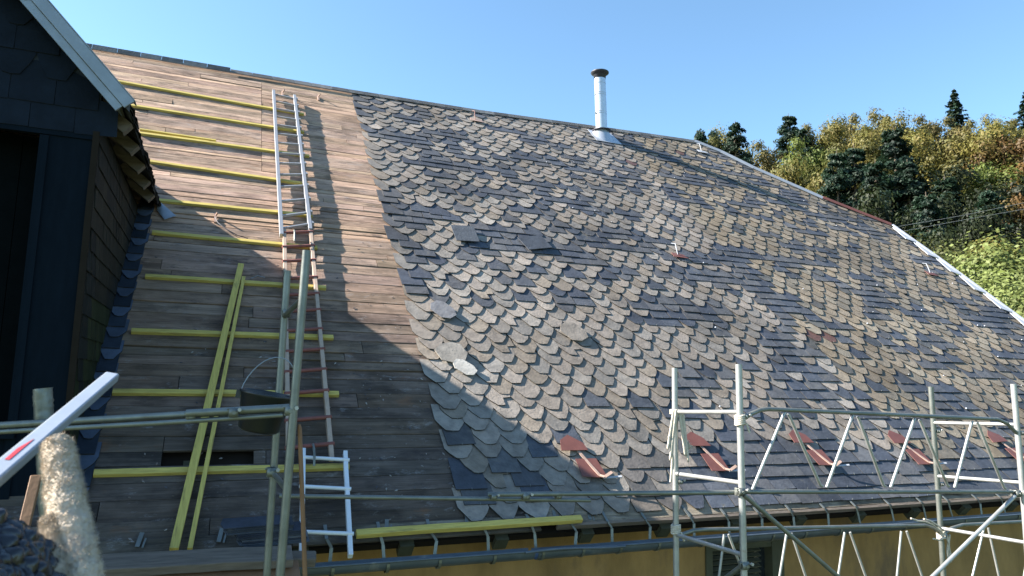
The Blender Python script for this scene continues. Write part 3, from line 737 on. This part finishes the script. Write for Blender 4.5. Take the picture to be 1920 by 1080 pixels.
# guard tubes
tube('guard_tube', [at(524, 930, YI-.03), at(1107, 938, 4.6)], .0145, 'galv')
tube('guard_tube', [at(915, 927, 4.70), at(1387, 923, YO+.035)], .0165, 'galv')
tube('guard_tube', [at(-60, 801, 4.75), at(350, 777, 4.42), at(437, 772, 4.32)], .02, 'galv')
tube('guard_tube', [at(350, 775, 4.37), at(543, 764, YO+.03)], .021, 'galv')
tube('guard_tube', [at(-60, 813, 4.75), at(300, 793, 4.42), at(531, 778, YO+.05)], .014, 'galv')
def clamp(p, s=.06, m='galv'):
    k = s/.06; e = MB()
    e.tube([p+Vector((0, 0, -.03*k)), p+Vector((0, 0, -.026*k)), p+Vector((0, 0, .026*k)), p+Vector((0, 0, .03*k))], [.024*k, .033*k, .033*k, .024*k], 12)
    h = e.build('clamp', M[m], sc)
    e = MB(); e.tube([p+Vector((-.03*k, -.012*k, 0)), p+Vector((-.026*k, -.012*k, 0)), p+Vector((.026*k, -.012*k, 0)), p+Vector((.03*k, -.012*k, 0))], [.02*k, .031*k, .031*k, .02*k], 12); e.build('coupler_half', M['galv'], h)
    e = MB(); e.tube([p+Vector((.03*k, .0, .012*k)), p+Vector((.034*k, -.062*k, .018*k))], .007*k, 6); e.tube([p+Vector((.034*k, -.052*k, .018*k)), p+Vector((.034*k, -.066*k, .018*k))], .013*k, 6); e.build('bolt', M['galvbright'], h)
    e = MB(); e.beam(p-Vector((s/2, 0, 0)), p+Vector((s/2, 0, 0)), s*.9, s*1.0); e.tube([p+Vector((0, -s*.3, 0)), p+Vector((0, -s*.8, 0))], s*.22, 6); e.beam(p+Vector((-s*.7, -s*.2, s*.35)), p+Vector((s*.7, -s*.2, s*.35)), s*.3, s*.2); e.build('clamp', M[m], sc, bevel=.004)
for x, y, Y, s in ((358, 780, 4.4, .05), (438, 773, 4.3, .05), (925, 931, 4.68, .04), (985, 930, 4.64, .05), (1046, 930, 4.6, .04), (543, 770, YO+.02, .055), (1387, 922, YO+.0, .055), (537, 588, 4.95, .05), (509, 885, 4.95, .06), (536, 770, 4.3, .05), (1904, 925, YO, .06), (1394, 1060, YO, .055)): clamp(at(x, y, Y), s)
for p, y in ((pi2, 903), (pi3, 808), (pi3, 908), (pi3, 1005), (po2, 780), (po3, 812)): clamp(fr(p, y)+Vector((.03, -.01, 0)), .04, 'galvbright')

# ropes
def rope(pts, r, label, loops=1):
    e = MB()
    for p in pts: e.tube(p, r, 7)
    return e.build('rope', M['rope'], label=label, cat='rope')
base = fr(pi2, 770); strands = []
for i in range(6):
    x0 = -.035+.014*i; ln2 = random.uniform(.22, .42); pts = []
    for k_ in range(13):
        t = k_/12; a = t*math.pi
        pts.append(base+Vector((x0+.03*t-.075*math.sin(a)*(1 if i < 3 else -.6)-.02*t, -.032-.012*(i % 2)-.01*math.sin(a), .01-ln2*math.sin(a))))
    strands.append(pts)
strands.append([base+Vector((-.03-.05*t, -.04, -.05-.5*t+.05*math.sin(6*t))) for t in [i/10 for i in range(11)]])
strands.append([base+Vector((-.07-.02*math.cos(5*t), -.04, -.2-.33*t)) for t in [i/10 for i in range(9)]])
for q in range(3): strands.append([base+Vector((.036*math.cos(a), .036*math.sin(a), .012*q-.02)) for a in [2*math.pi*i/14 for i in range(15)]])
rope(strands, .0095, 'long loose coil of pale rope hanging from the scaffold pole top')
e = MB()
for i in range(60):
    a = random.uniform(0, 6.28); c = base+Vector((.09, -.04, -.27)); d = Vector((math.cos(a), random.uniform(-.6, .6), math.sin(a)))*random.uniform(.02, .05); e.tube([c, c+d*.6, c+d+Vector((0, 0, -.01))], .0025, 4, caps=False)
e.build('frayed_rope_end', M['rope'], label='frayed tuft of rope end beside the pole near the red hook plate', cat='rope')
def knot(p, label, hang=0):
    s = []
    for q in range(5): s.append([p+Vector((.034*math.cos(a), .034*math.sin(a), .014*q-.03+.006*math.sin(a*1.5))) for a in [2*math.pi*i/14 for i in range(15)]])
    s.append([p+Vector((.02+.03*t, -.04, -.02-.07*t)) for t in [0, .5, 1]])
    if hang:
        for q in range(3): s.append([p+Vector((.04+.015*q+.01*math.sin(7*t+q), -.03, -hang*t)) for t in [i/8 for i in range(9)]])
    rope(s, .008, label)
knot(fr(pi2, 992), 'tight rope lashing low on the left scaffold pole'); knot(fr(pi3, 1003), 'rope knot with a hanging tail on the right scaffold pole', .25)
knot(fr(po2, 787)+Vector((-.0, 0, 0)), 'small cord tie where the lattice girder meets the outer pole')
rope([[at(x, y, YI-.05) for x, y in [(1708, 972), (1722, 977), (1735, 978), (1750, 984), (1768, 1000)]], [at(x, y, YI-.06) for x, y in [(1732, 973), (1745, 977), (1758, 985), (1770, 995)]], [at(x, y, YI-.06) for x, y in [(1750, 1010), (1762, 1013), (1772, 1006)]]], .008, 'pale cord tied along the lower girder end')

# ---------------------------------------------------------------- bucket
bk = thing('bucket', 'black mason bucket with wire handle behind the scaffold tubes', 'bucket')
bc = at(494, 768, 4.7); tilt = Matrix.Rotation(R(9), 3, 'Y') @ Matrix.Rotation(R(4), 3, 'X')
b = MB(); Hh = .2
b.lathe(bc, [(.001, -.135), (.10, -.135), (.122, -.12), (.152, .085), (.164, .09), (.164, .105), (.156, .105), (.15, .095), (.115, -.11), (.001, -.12)], 32, tilt); b.build('body', M['plastic'], bk)
b = MB(); pts = []
for i in range(17):
    a = math.pi*i/16; pts.append(bc+tilt @ Vector((-.155*math.cos(a)+.03*math.sin(a), 0, .09+.24*math.sin(a))))
b.tube(pts, .0035, 6); b.build('handle', M['zinc'], bk)
for s in (-1, 1):
    b = MB(); b.beam(bc+tilt @ Vector((s*.15, 0, .07)), bc+tilt @ Vector((s*.178, 0, .07)), .03, .05); b.build('ear', M['plastic'], bk)
# ---------------------------------------------------------------- stack of slates at the eaves
sp = at(505, 1018, 5.62)
for i in range(11):
    b = MB(); b.cur = (.045, .055, .075, 1); z = sp.z+i*.013; dx = random.uniform(-.02, .02)-.004*i
    a = sp+Vector((-.17+dx+random.uniform(-.015, .015)-.01*i, -.12, i*.013)); b.cur = random.choice([(.05, .06, .08, 1), (.025, .03, .045, 1), (.08, .085, .1, 1), (.035, .04, .05, 1)])
    
    ang = -.06+random.uniform(-.03, .03); ex = Vector((math.cos(ang), 0, math.sin(.03))); ey = Vector((-.1, .8, .55)).normalized()
    b.prism([a, a+ex*.44, a+ex*.44+ey*.09, a+ey*.1, a+ex*-.02+ey*.05], (0, -.003, .0085))
    lb = 'topmost slate of the dark stack by the broom stick' if i == 10 else 'dark slate in the stack standing on the planks by the broom stick'
    b.build('stacked_slate', M['slate'], label=lb, cat='slate', group='slates stacked at the eaves')
# planks
b = MB(); b.beam(at(186, 1062, 5.35), at(547, 1042, 5.35), .2, .06, Vector((0, -.3, 1)), jit=.004, nseg=8); b.build('plank', M['oldwood'], label='thick grey plank along the eaves at lower left', cat='plank', bevel=.006)
b = MB(); b.beam(at(440, 1046, 5.5), at(592, 1049, 5.45), .12, .07, Vector((0, -.3, 1)), jit=.006, nseg=4); b.build('plank', M['oldwood'], label='short weathered plank end behind the thick grey plank', cat='plank', bevel=.012)
b = MB(); b.beam(at(150, 1095, 5.3), at(560, 1074, 5.3), .22, .07, Vector((0, -.3, 1)), jit=.003, nseg=6); b.build('plank', M['stickwood'], label='brown plank under the thick grey plank at the bottom edge', cat='plank', bevel=.004)
b = MB(); b.tube([at(561, 796, 4.75), at(562, 803, 4.75), at(573, 1110, 4.75)], [.008, .014, .015], 10); b.build('broom_stick', M['stickwood'], label='upright orange brown wooden broom stick beside the white ladder', cat='stick')
# scraps
b = MB(); b.prism([on(292, 372, .05), on(330, 405, .05), on(308, 412, .02), on(295, 395, .02)], N*.006); b.build('flashing_offcut', M['zinc'], label='pale sheet metal offcut lying below the dormer eave', cat='metal sheet')
b = MB(); b.tube([on(404, 408, .03), on(409, 418, .02), on(425, 430, .03), on(445, 441, .02), on(465, 447, .02)], .006, 6); b.build('wire', M['black'], label='dark wire trailing from the hook on the bare boards', cat='wire')
b = MB(); b.tube([on(470, 522, .03), on(483, 517, .06), on(497, 520, .05)], .004, 5); b.build('wire', M['zinc'], label='short bent pale wire between the steep batten and the ladder', cat='wire')
def loose(x, y, w_, l_, rot, colr, lb, h=.055, style=0):
    u, v = uvof(on(x, y, h)); b = MB(); b.cur = (*colr, 1); c, s = math.cos(rot), math.sin(rot)
    pf = [(-.5, .25), (-.45, -.3), (-.15, -.5), (.3, -.48), (.5, -.2), (.46, .3), (.2, .5), (-.2, .48)] if not style else [(-.5, .5), (-.5, -.48), (.48, -.5), (.5, .5)]
    b.prism([rp(u+(x_*w_*c-y_*l_*s), v+(x_*w_*s+y_*l_*c), h+.02*x_) for x_, y_ in pf], N*.009); b.build('loose_slate', M['slate'], label=lb, cat='slate')
loose(871, 689, .17, .28, .75, (.34, .325, .3), 'almost white loose slate lying on the scalloped slates')
loose(846, 661, .34, .32, .2, (.19, .175, .155), 'large pale loose slate just above the white one')
loose(1075, 622, .3, .36, .5, (.165, .145, .125), 'rounded tan loose slate lying on top of darker slates')
loose(830, 581, .24, .34, .55, (.14, .14, .15), 'grey loose slate near the ragged left edge of the slating')
loose(872, 438, .34, .42, .0, (.05, .058, .07), 'large square dark blue slate patched into the upper roof', style=1)
loose(1003, 455, .42, .34, .25, (.04, .047, .06), 'large dark slate lying askew right of the square patch', style=1)
loose(880, 722, .5, .3, .0, (.26, .24, .21), 'wide pale slate in the row below the white loose slate', h=.035) if False else None

def rnd(): 
    while True:
        v = Vector((random.uniform(-1, 1), random.uniform(-1, 1), random.uniform(-1, 1)))
        if .05 < v.length < 1: return v
# ---------------------------------------------------------------- near left foreground
def fuzzy(name, pts, rs, label, amp, cat, seed, m='foam', n=90, sub=150):
    P = []; RR = []
    pts = [Vector(p) for p in pts]
    for i in range(len(pts)-1):
        for k_ in range(sub):
            t = k_/sub; P.append(pts[i].lerp(pts[i+1], t)); RR.append(rs[i]+(rs[i+1]-rs[i])*t)
    P.append(pts[-1]); RR.append(rs[-1])
    e = MB(); d = (P[-1]-P[0]).normalized(); a = d.orthogonal().normalized(); b_ = d.cross(a); vs = []
    for i, (p, r_) in enumerate(zip(P, RR)):
        cap = min(1, math.sqrt(max(0.0, i/6))) if (i < 6 and m == 'foam') else 1
        for k_ in range(n):
            t = 2*math.pi*k_/n; q = p+(a*math.cos(t)+b_*math.sin(t))*r_
            nv = noise.noise(q*35+Vector((seed, 0, 0)))*.3+noise.noise(q*90)*.4+noise.noise(q*230)*.5+noise.noise(q*520)*.45+.2*math.sin(q.z*260+3*noise.noise(q*30))
            vs.append(p+(a*math.cos(t)+b_*math.sin(t))*max(.0005, (r_+nv*amp)*cap))
    fs = []
    for i in range(len(P)-1):
        for k_ in range(n): fs.append((i*n+k_, i*n+(k_+1) % n, (i+1)*n+(k_+1) % n, (i+1)*n+k_))
    e.add(vs, fs, True); e.add(vs[-n:], [tuple(range(n))])
    if m == 'foam':
        for q_ in range(9000):
            i = random.randrange(8, len(P)-1); k_ = random.randrange(n); p = vs[i*n+k_]; o_n = (p-P[i]).normalized(); tdir = (o_n+rnd()*.9).normalized(); l_ = random.uniform(.002, .0065); sd = tdir.cross(rnd()).normalized()*.00035
            e.add([p-sd, p+sd, p+tdir*l_], [(0, 1, 2)])
    o_ = e.build(name, M[m], label=label, cat=cat); return o_
fuzzy('lagged_pipe', [at(106, 822, 1.05), at(122, 930, 1.0), at(150, 1120, .93)], [.0145, .0195, .025], 'bright sunlit pipe wrapped in fuzzy pale lagging in the near left corner', .0022, 'pipe', 1)
fuzzy('lagged_pipe', [at(98, 968, .98), at(102, 1030, .95), at(104, 1130, .9)], [.009, .0125, .013], 'short stub of pale lagging pressed against the left side of the sunlit wrapped pipe', .002, 'pipe', 5)
fuzzy('lagged_post', [at(80, 728, 4.9), at(86, 850, 4.9), at(100, 1100, 4.9)], [.05, .05, .05], 'shaded grey wrapped post behind the white staff', .006, 'post', 9, 'galv', n=20, sub=25)
# white staff
s0, s1 = at(210, 706, 1.55), at(-70, 945, 1.0)
b = MB(); d = (s1-s0).normalized()
b.beam(s0, s1, .024, .0165, Vector((.1, -.5, .9)).normalized()); st = b.build('white_staff', M['staff'], label='white metal staff with a red mark slanting across the lower left corner', cat='staff', bevel=.003)
upv = Vector((.1, -.5, .9)).normalized(); side = d.cross(upv).normalized(); u2 = side.cross(d)
p = s0.lerp(s1, .66); q = s0.lerp(s1, .80); fo = -side if (-side).y < 0 else side
b = MB(); b.prism([p+u2*.0085-side*.001, q+u2*.0085-side*.001, q+u2*.0085+side*.004, p.lerp(q, .5)+u2*.0085+side*.0045], u2*.0006); b.build('red_mark', M['red'], st)
# dark bubbly foil
b = MB(); nx, ny = 90, 80; c0 = at(-30, 945, .9); ex = (at(120, 1010, .95)-c0); ey = (at(-30, 1140, .8)-c0); en = ex.cross(ey).normalized(); 
if en.y > 0: en = -en
vs = []
for j in range(ny):
    for i in range(nx):
        s, t = i/(nx-1), j/(ny-1); q = c0+ex*s+ey*t
        dd = noise.voronoi(q*70)[0]; hgt = .010*(dd[1]-dd[0])+.014*noise.noise(q*18)+.003*noise.noise(q*120)
        vs.append(q+en*hgt+Vector((0, 0, -.0))-ey*.0+Vector((0, .0, -.02*(s > .0)*s*s)))
b.add(vs, [(j*nx+i, j*nx+i+1, (j+1)*nx+i+1, (j+1)*nx+i) for j in range(ny-1) for i in range(nx-1)], True)
o_ = b.build('bubble_foil', M['foil'], label='crumpled dark bubbled plastic foil in the bottom left corner', cat='foil'); sm = o_.modifiers.new('thick', 'SOLIDIFY'); sm.thickness = .003
b = MB(); b.beam(at(68, 893, 2.4), at(40, 1010, 2.3), .026, .018, Vector((0, -1, 0))); b.build('wood_lath', M['stickwood'], label='orange brown lath leaning left of the wrapped pipe', cat='lath', bevel=.002)

# ---------------------------------------------------------------- trees
def leafquad(b, c, s, nrm):
    a = nrm.orthogonal().normalized(); a = (Matrix.Rotation(random.uniform(0, 6.28), 3, nrm) @ a); d = nrm.cross(a)
    b.add([c-a*s, c-d*s*.55, c+a*s, c+d*s*.55], [(0, 1, 2, 3)])
def mk_decid(H, Wd, cols, nl, ls, seed, bush=False):
    random.seed(seed); b = MB(); cl = MB()
    cz = H*.58 if not bush else H*.5; blobs = []
    for i in range(44):
        v = rnd(); v = v.normalized()*random.uniform(.3, 1.05)
        c = Vector((v.x*Wd*.42, v.y*Wd*.42, cz+v.z*H*(.36 if not bush else .4))); blobs.append((c, random.uniform(.08, .19)*Wd))
    for c, r_ in blobs:
        k0 = random.uniform(.68, 1.3); base = Vector(random.choice(cols))
        for i in range(nl//len(blobs)):
            v = rnd().normalized(); rad = r_*random.uniform(.35, 1.3)*(1+.25*noise.noise(v*2.5+c)); p = c+Vector((v.x, v.y, v.z*.75))*rad
            k = k0*random.uniform(.82, 1.18); b.cur = (base.x*k, base.y*k, base.z*k, 1)
            nr_ = (v+rnd()*.5+Vector((0, 0, .3))).normalized(); leafquad(b, p, ls*random.uniform(.6, 1.3), nr_)
    t = MB(); t.tube([(0, 0, -1), (.1, 0, cz*.5), (0, .1, cz*.85), (0, 0, cz*1.05)], [H*.02, H*.014, H*.007, H*.002], 7)
    for c, r_ in blobs[:9]: t.tube([(0, 0, cz*.55), Vector((0, 0, cz*.6)).lerp(c, .6)+Vector((0, 0, -.2)), c], [H*.01, H*.006, H*.003], 5)
    return b, t
def mk_fir(H, Wd, cols, nl, seed):
    random.seed(seed); b = MB(); t = MB(); t.tube([(0, 0, -1), (.1, 0, H*.5), (0, 0, H*.97)], [H*.018, H*.011, H*.002], 7)
    blobs = []
    for i in range(95):
        f = random.random()**.8; z = H*(.12+.86*f); rad = Wd*.5*(1-f)**.65*random.uniform(.55, 1.1)+.1; a = random.uniform(0, 6.283)
        blobs.append((Vector((math.cos(a)*rad*.8, math.sin(a)*rad*.8, z-rad*.2)), Wd*random.uniform(.07, .14)*(1.15-.65*f), a))
    for c, r_, a in blobs:
        k0 = random.uniform(.65, 1.35); base = Vector(random.choice(cols)); t.tube([(0, 0, c.z+.2), c], [H*.004, .02], 4, caps=False)
        for i in range(nl//len(blobs)):
            v = rnd(); p = c+Vector((v.x*r_*1.3, v.y*r_*1.3, v.z*r_*.55-.25*math.hypot(v.x, v.y)*r_)); k = k0*random.uniform(.75, 1.25)
            b.cur = (base.x*k, base.y*k, base.z*k, 1); leafquad(b, p, random.uniform(.12, .28), (Vector((math.cos(a)*.5, math.sin(a)*.5, .7))+rnd()*.8).normalized())
    return b, t
def mk_conif(H, Wd, cols, dens, seed, sparse=False):
    random.seed(seed); b = MB(); t = MB(); t.tube([(0, 0, -1), (0, 0, H*.5), (0, 0, H)], [H*.018, H*.011, H*.002], 7)
    nl = int(H*(1.5 if sparse else 1.7))
    for l in range(nl):
        z = H*.1+(H*.9)*(l+.5)/nl; R0_ = Wd*.5*(1-z/H)**.7*random.uniform(.7, 1.2)+.15
        nb = random.randint(6, 9)
        for k in range(nb):
            a = 6.283*(k+random.random())/nb; Rl = R0_*random.uniform(.65, 1.15); base = Vector(random.choice(cols)); k0 = random.uniform(.7, 1.3)
            t.tube([(0, 0, z), (math.cos(a)*Rl*.9, math.sin(a)*Rl*.9, z-.22*Rl)], [H*.003, .01], 4, caps=False)
            for i in range(int(dens*Rl)+3):
                f = random.random()**.7; rr2 = Rl*f; sag = -.28*rr2+.10*rr2*rr2/max(Rl, .1)
                wv = (1-f)*.35*Rl+.12; off = random.uniform(-1, 1)*wv*.8
                p = Vector((math.cos(a)*rr2-math.sin(a)*off, math.sin(a)*rr2+math.cos(a)*off, z+sag+random.uniform(-.25, .05)-.15*abs(off)))
                kk_ = k0*random.uniform(.65, 1.35); b.cur = (base.x*kk_, base.y*kk_, base.z*kk_, 1)
                leafquad(b, p, random.uniform(.2, .42), (Vector((math.cos(a)*.4, math.sin(a)*.4, .8))+rnd()*.6).normalized())
    return b, t
YG = [(0.124, 0.111, 0.026), (0.149, 0.124, 0.03), (0.099, 0.099, 0.026)]; LG = [(0.109, 0.138, 0.029), (0.131, 0.145, 0.036), (0.087, 0.116, 0.026)]; OL = [(0.1, 0.09, 0.029), (0.122, 0.1, 0.036), (0.086, 0.086, 0.029)]
OR = [(0.136, 0.076, 0.02), (0.121, 0.085, 0.023), (0.101, 0.06, 0.018)]; DC = [(0.014, 0.032, 0.019), (0.018, 0.038, 0.021), (0.011, 0.025, 0.017)]; DG = [(0.012, 0.019, 0.006), (0.016, 0.023, 0.007), (0.01, 0.015, 0.005)]; BU = [(0.095, 0.131, 0.032), (0.114, 0.138, 0.041), (0.075, 0.109, 0.028)]; BY = [(0.12, 0.107, 0.025), (0.143, 0.119, 0.029), (0.096, 0.096, 0.025), (0.09, 0.114, 0.029), (0.106, 0.119, 0.037), (0.072, 0.096, 0.025)]
protos = {}
def proto(key, fn):
    b, t = fn; crown = b.build('crown', M['leaf']); trunk = t.build('trunk', M['bark'])
    protos[key] = (crown, trunk, [True])
proto('yellow', mk_decid(14, 11, YG, 13000, .2, 11)); proto('lime', mk_decid(14, 11, LG, 13000, .2, 12)); proto('olive', mk_decid(15, 11, OL, 13000, .2, 13))
proto('orange', mk_decid(13, 10, OR, 13000, .2, 14)); proto('dark', mk_decid(14, 11, DG, 13000, .2, 15))  # dark broadleaf colours cut down: the wood's shade is put into the leaves
proto('spruce', mk_fir(18, 10, DC, 11000, 21)); proto('pine', mk_fir(15, 10, DC, 8000, 22)); proto('sparse', mk_conif(18, 10, DC, 12, 23, True))
proto('bush', mk_decid(9, 9, BU, 42000, .075, 31, True)); proto('ybush', mk_decid(9, 8, BY, 42000, .075, 32, True)); proto('gbush', mk_decid(6, 7, BU+LG, 26000, .07, 33, True))
def place(kind, px, py, dist, hgt, lb, name='deciduous_tree', cat='tree', group='trees on the hillside', wide=1.0, sink=True):
    d = ray(px, py); P = d*(dist/math.hypot(d.x, d.y)); H0 = {'yellow': 14, 'lime': 14, 'olive': 15, 'orange': 13, 'dark': 14, 'spruce': 18, 'pine': 15, 'sparse': 18, 'bush': 9, 'ybush': 9, 'gbush': 6}[kind]
    top = {'yellow': 1.02}.get(kind, 1.0)
    gz_ = hz(P.x, P.y)
    full = P.z-gz_                       # height needed to reach that row from the ground
    s = max(hgt, full)/H0/top; zb_ = P.z-s*H0*top
    e = thing(name, lb, cat, group=group); cr, tr, first = protos[kind]
    e.location = (P.x, P.y, zb_); sx = max(hgt, full*(.72 if cat == 'bush' else .62))/H0*wide
    e.scale = (sx, sx, s); e.rotation_euler = (0, 0, random.uniform(0, 6.28))
    for o_ in (cr, tr):
        if first[0]: c = o_
        else: c = o_.copy(); col.objects.link(c)
        c.parent = e
    first[0] = False
    return e
random.seed(99)
T = [('sparse', 1788, 166, 150, 17, 'tall lone spruce rising above the ridge line of the forest'),
     ('sparse', 1925, 168, 150, 20, 'spruce cut by the right edge of the picture, above the forest'),
     ('pine', 1313, 238, 115, 12, 'small dark conifer first from the left behind the roof'),
     ('pine', 1338, 240, 120, 11, 'thin dark conifer tip between the first conifer and the yellow tree'),
     ('yellow', 1354, 222, 120, 12, 'bright yellow green tree squeezed between two dark conifers'),
     ('spruce', 1378, 218, 112, 16, 'dark conical spruce right of the bright yellow green tree'),
     ('pine', 1397, 290, 95, 9, 'short dark conifer just above the zinc hip edge'),
     ('olive', 1421, 250, 118, 13, 'olive tree between the conical spruce and the bushy pine'),
     ('spruce', 1478, 206, 130, 18, 'broad dark pine standing above its neighbours'),
     ('spruce', 1502, 232, 128, 14, 'darker shoulder pine leaning on the broad pine'),
     ('olive', 1528, 214, 135, 13, 'dull olive tree right of the broad pine'),
     ('yellow', 1558, 212, 132, 13, 'yellowish tree on the skyline left of the tallest broadleaf'),
     ('lime', 1512, 250, 105, 13, 'light green round crown above the pale yellow tree'),
     ('yellow', 1490, 285, 92, 11, 'pale yellow crown in front of the light green one'),
     ('olive', 1440, 300, 96, 11, 'brownish olive tree close behind the slate roof edge'),
     ('yellow', 1545, 300, 88, 10, 'yellow bush like tree touching the roof hip'),
     ('olive', 1620, 190, 140, 15, 'tallest brownish broadleaf on the skyline'),
     ('olive', 1655, 206, 140, 13, 'skyline olive tree right of the tallest broadleaf'),
     ('yellow', 1690, 206, 135, 13, 'yellow green skyline tree with an uneven top'),
     ('olive', 1722, 204, 138, 13, 'thin topped brown green skyline tree'),
     ('olive', 1757, 206, 140, 13, 'twiggy brown tree left of the lone spruce'),
     ('olive', 1835, 204, 140, 12, 'twiggy brown tree right of the lone spruce'),
     ('olive', 1880, 210, 145, 12, 'last brownish skyline tree before the right edge'),
     ('yellow', 1600, 225, 115, 14, 'golden green tree below the tallest broadleaf'),
     ('yellow', 1645, 235, 112, 14, 'golden green tree above the dark pine cluster'),
     ('yellow', 1700, 232, 112, 13, 'yellow crown left of the large golden one'),
     ('yellow', 1845, 222, 108, 15, 'large golden crown below the skyline on the right'),
     ('yellow', 1800, 240, 110, 13, 'golden crown beside the large one, under the spruce'),
     ('orange', 1898, 232, 105, 13, 'orange autumn tree near the right edge'),
     ('orange', 1925, 290, 95, 11, 'second rusty tree at the right edge, lower down'),
     ('spruce', 1674, 228, 98, 18, 'dark pine in the middle of the golden trees'),
     ('spruce', 1600, 262, 86, 16, 'dark pine, left one of the cluster above the hip'),
     ('spruce', 1568, 270, 82, 14, 'dark pine whose foot touches the red hip edge'),
     ('spruce', 1640, 290, 82, 15, 'dark pine, right one of the cluster above the hip'),
     ('spruce', 1700, 290, 84, 16, 'shaded dark fir in the hollow of the slope'),
     ('dark', 1745, 300, 88, 14, 'shaded green tree in the hollow below the golden ones'),
     ('spruce', 1770, 320, 80, 14, 'shaded dark fir right of the hollow'),
     ('lime', 1840, 290, 92, 12, 'light green tree under the large golden crown'),
     ('dark', 1800, 340, 78, 13, 'dark broadleaf above the cable span'),
     ('spruce', 1850, 345, 74, 13, 'dark fir behind the cables on the right'),
     ('dark', 1900, 330, 80, 12, 'dark green tree at the right edge above the bushes'),
     ('dark', 1675, 340, 70, 12, 'dark broadleaf just above the sunlit shrub'),
     ('spruce', 1735, 350, 68, 13, 'dark fir behind the sunlit shrub'),
     ('dark', 1790, 390, 64, 9, 'low dark tree in the shade above the green bushes'),
     ('dark', 1860, 380, 66, 10, 'low dark tree behind the yellow green bushes'),
     ('orange', 1925, 340, 76, 7, 'small pale orange tree at the right edge above the cables'),
     ]
for k_, px, py, dd, hh_, lb in T:
    place(k_, px, py, dd, hh_, lb, 'conifer_tree' if k_ in ('sparse', 'pine', 'spruce') else 'deciduous_tree')
for i, (px, py) in enumerate([(1248, 250), (1275, 248), (1262, 252)]):
    place('olive', px, py+3, 150, 9, ['bare twiggy treetop just left of the conifers, first peeping over the ridge', 'thin grey treetop next to the dark small conifer, peeping over the ridge', 'faint treetop between the two others peeping over the ridge'][i])
Bs = [('ybush', 1680, 378, 52, 5, 'sunlit yellow green shrub standing alone against the dark wood'),
      ('gbush', 1730, 430, 46, 5, 'green bush behind the top of the white verge'), ('gbush', 1765, 440, 44, 5, 'green bush between the white verge and the round bush'), ('bush', 1800, 408, 44, 6, 'round blue green bush left of the tallest bush'),
      ('ybush', 1870, 396, 46, 9, 'tallest yellow green bush with a pointed top'), ('bush', 1905, 410, 44, 9, 'yellow green bush at the right edge beside the tallest one'),
      ('bush', 1830, 465, 38, 7, 'light green bush in the middle of the bushes right of the verge'), ('bush', 1880, 480, 36, 7, 'bright green bush low on the right'), ('ybush', 1920, 470, 35, 8, 'bright bush cut by the right edge'),
      ('bush', 1850, 530, 33, 6, 'bush close against the lower verge'), ('bush', 1905, 545, 31, 6, 'lowest light green bush at the right edge above the verge'), ('ybush', 1790, 470, 38, 5, 'green bush touching the white verge halfway')]
for k_, px, py, dd, hh_, lb in Bs: place(k_, px, py, dd, hh_, lb, 'bush', 'bush', 'bushes beyond the verge', wide=1.45)
# cables
for i, (a, m_, c, lb) in enumerate((((1665, 428), (1800, 405), (1960, 372), 'upper overhead cable crossing in front of the dark trees'), ((1690, 434), (1820, 410), (1960, 385), 'lower overhead cable crossing in front of the dark trees'))):
    e = MB(); pa, pm, pc = [ray(*q)*(30/ray(*q).y) for q in (a, m_, c)]
    pa2 = pa+(pa-pc)*.3; e.tube([pa2, pa, pm, pc, pc+(pc-pm)*1.2], .012, 5); e.build('overhead_cable', M['cable'], label=lb, cat='cable')
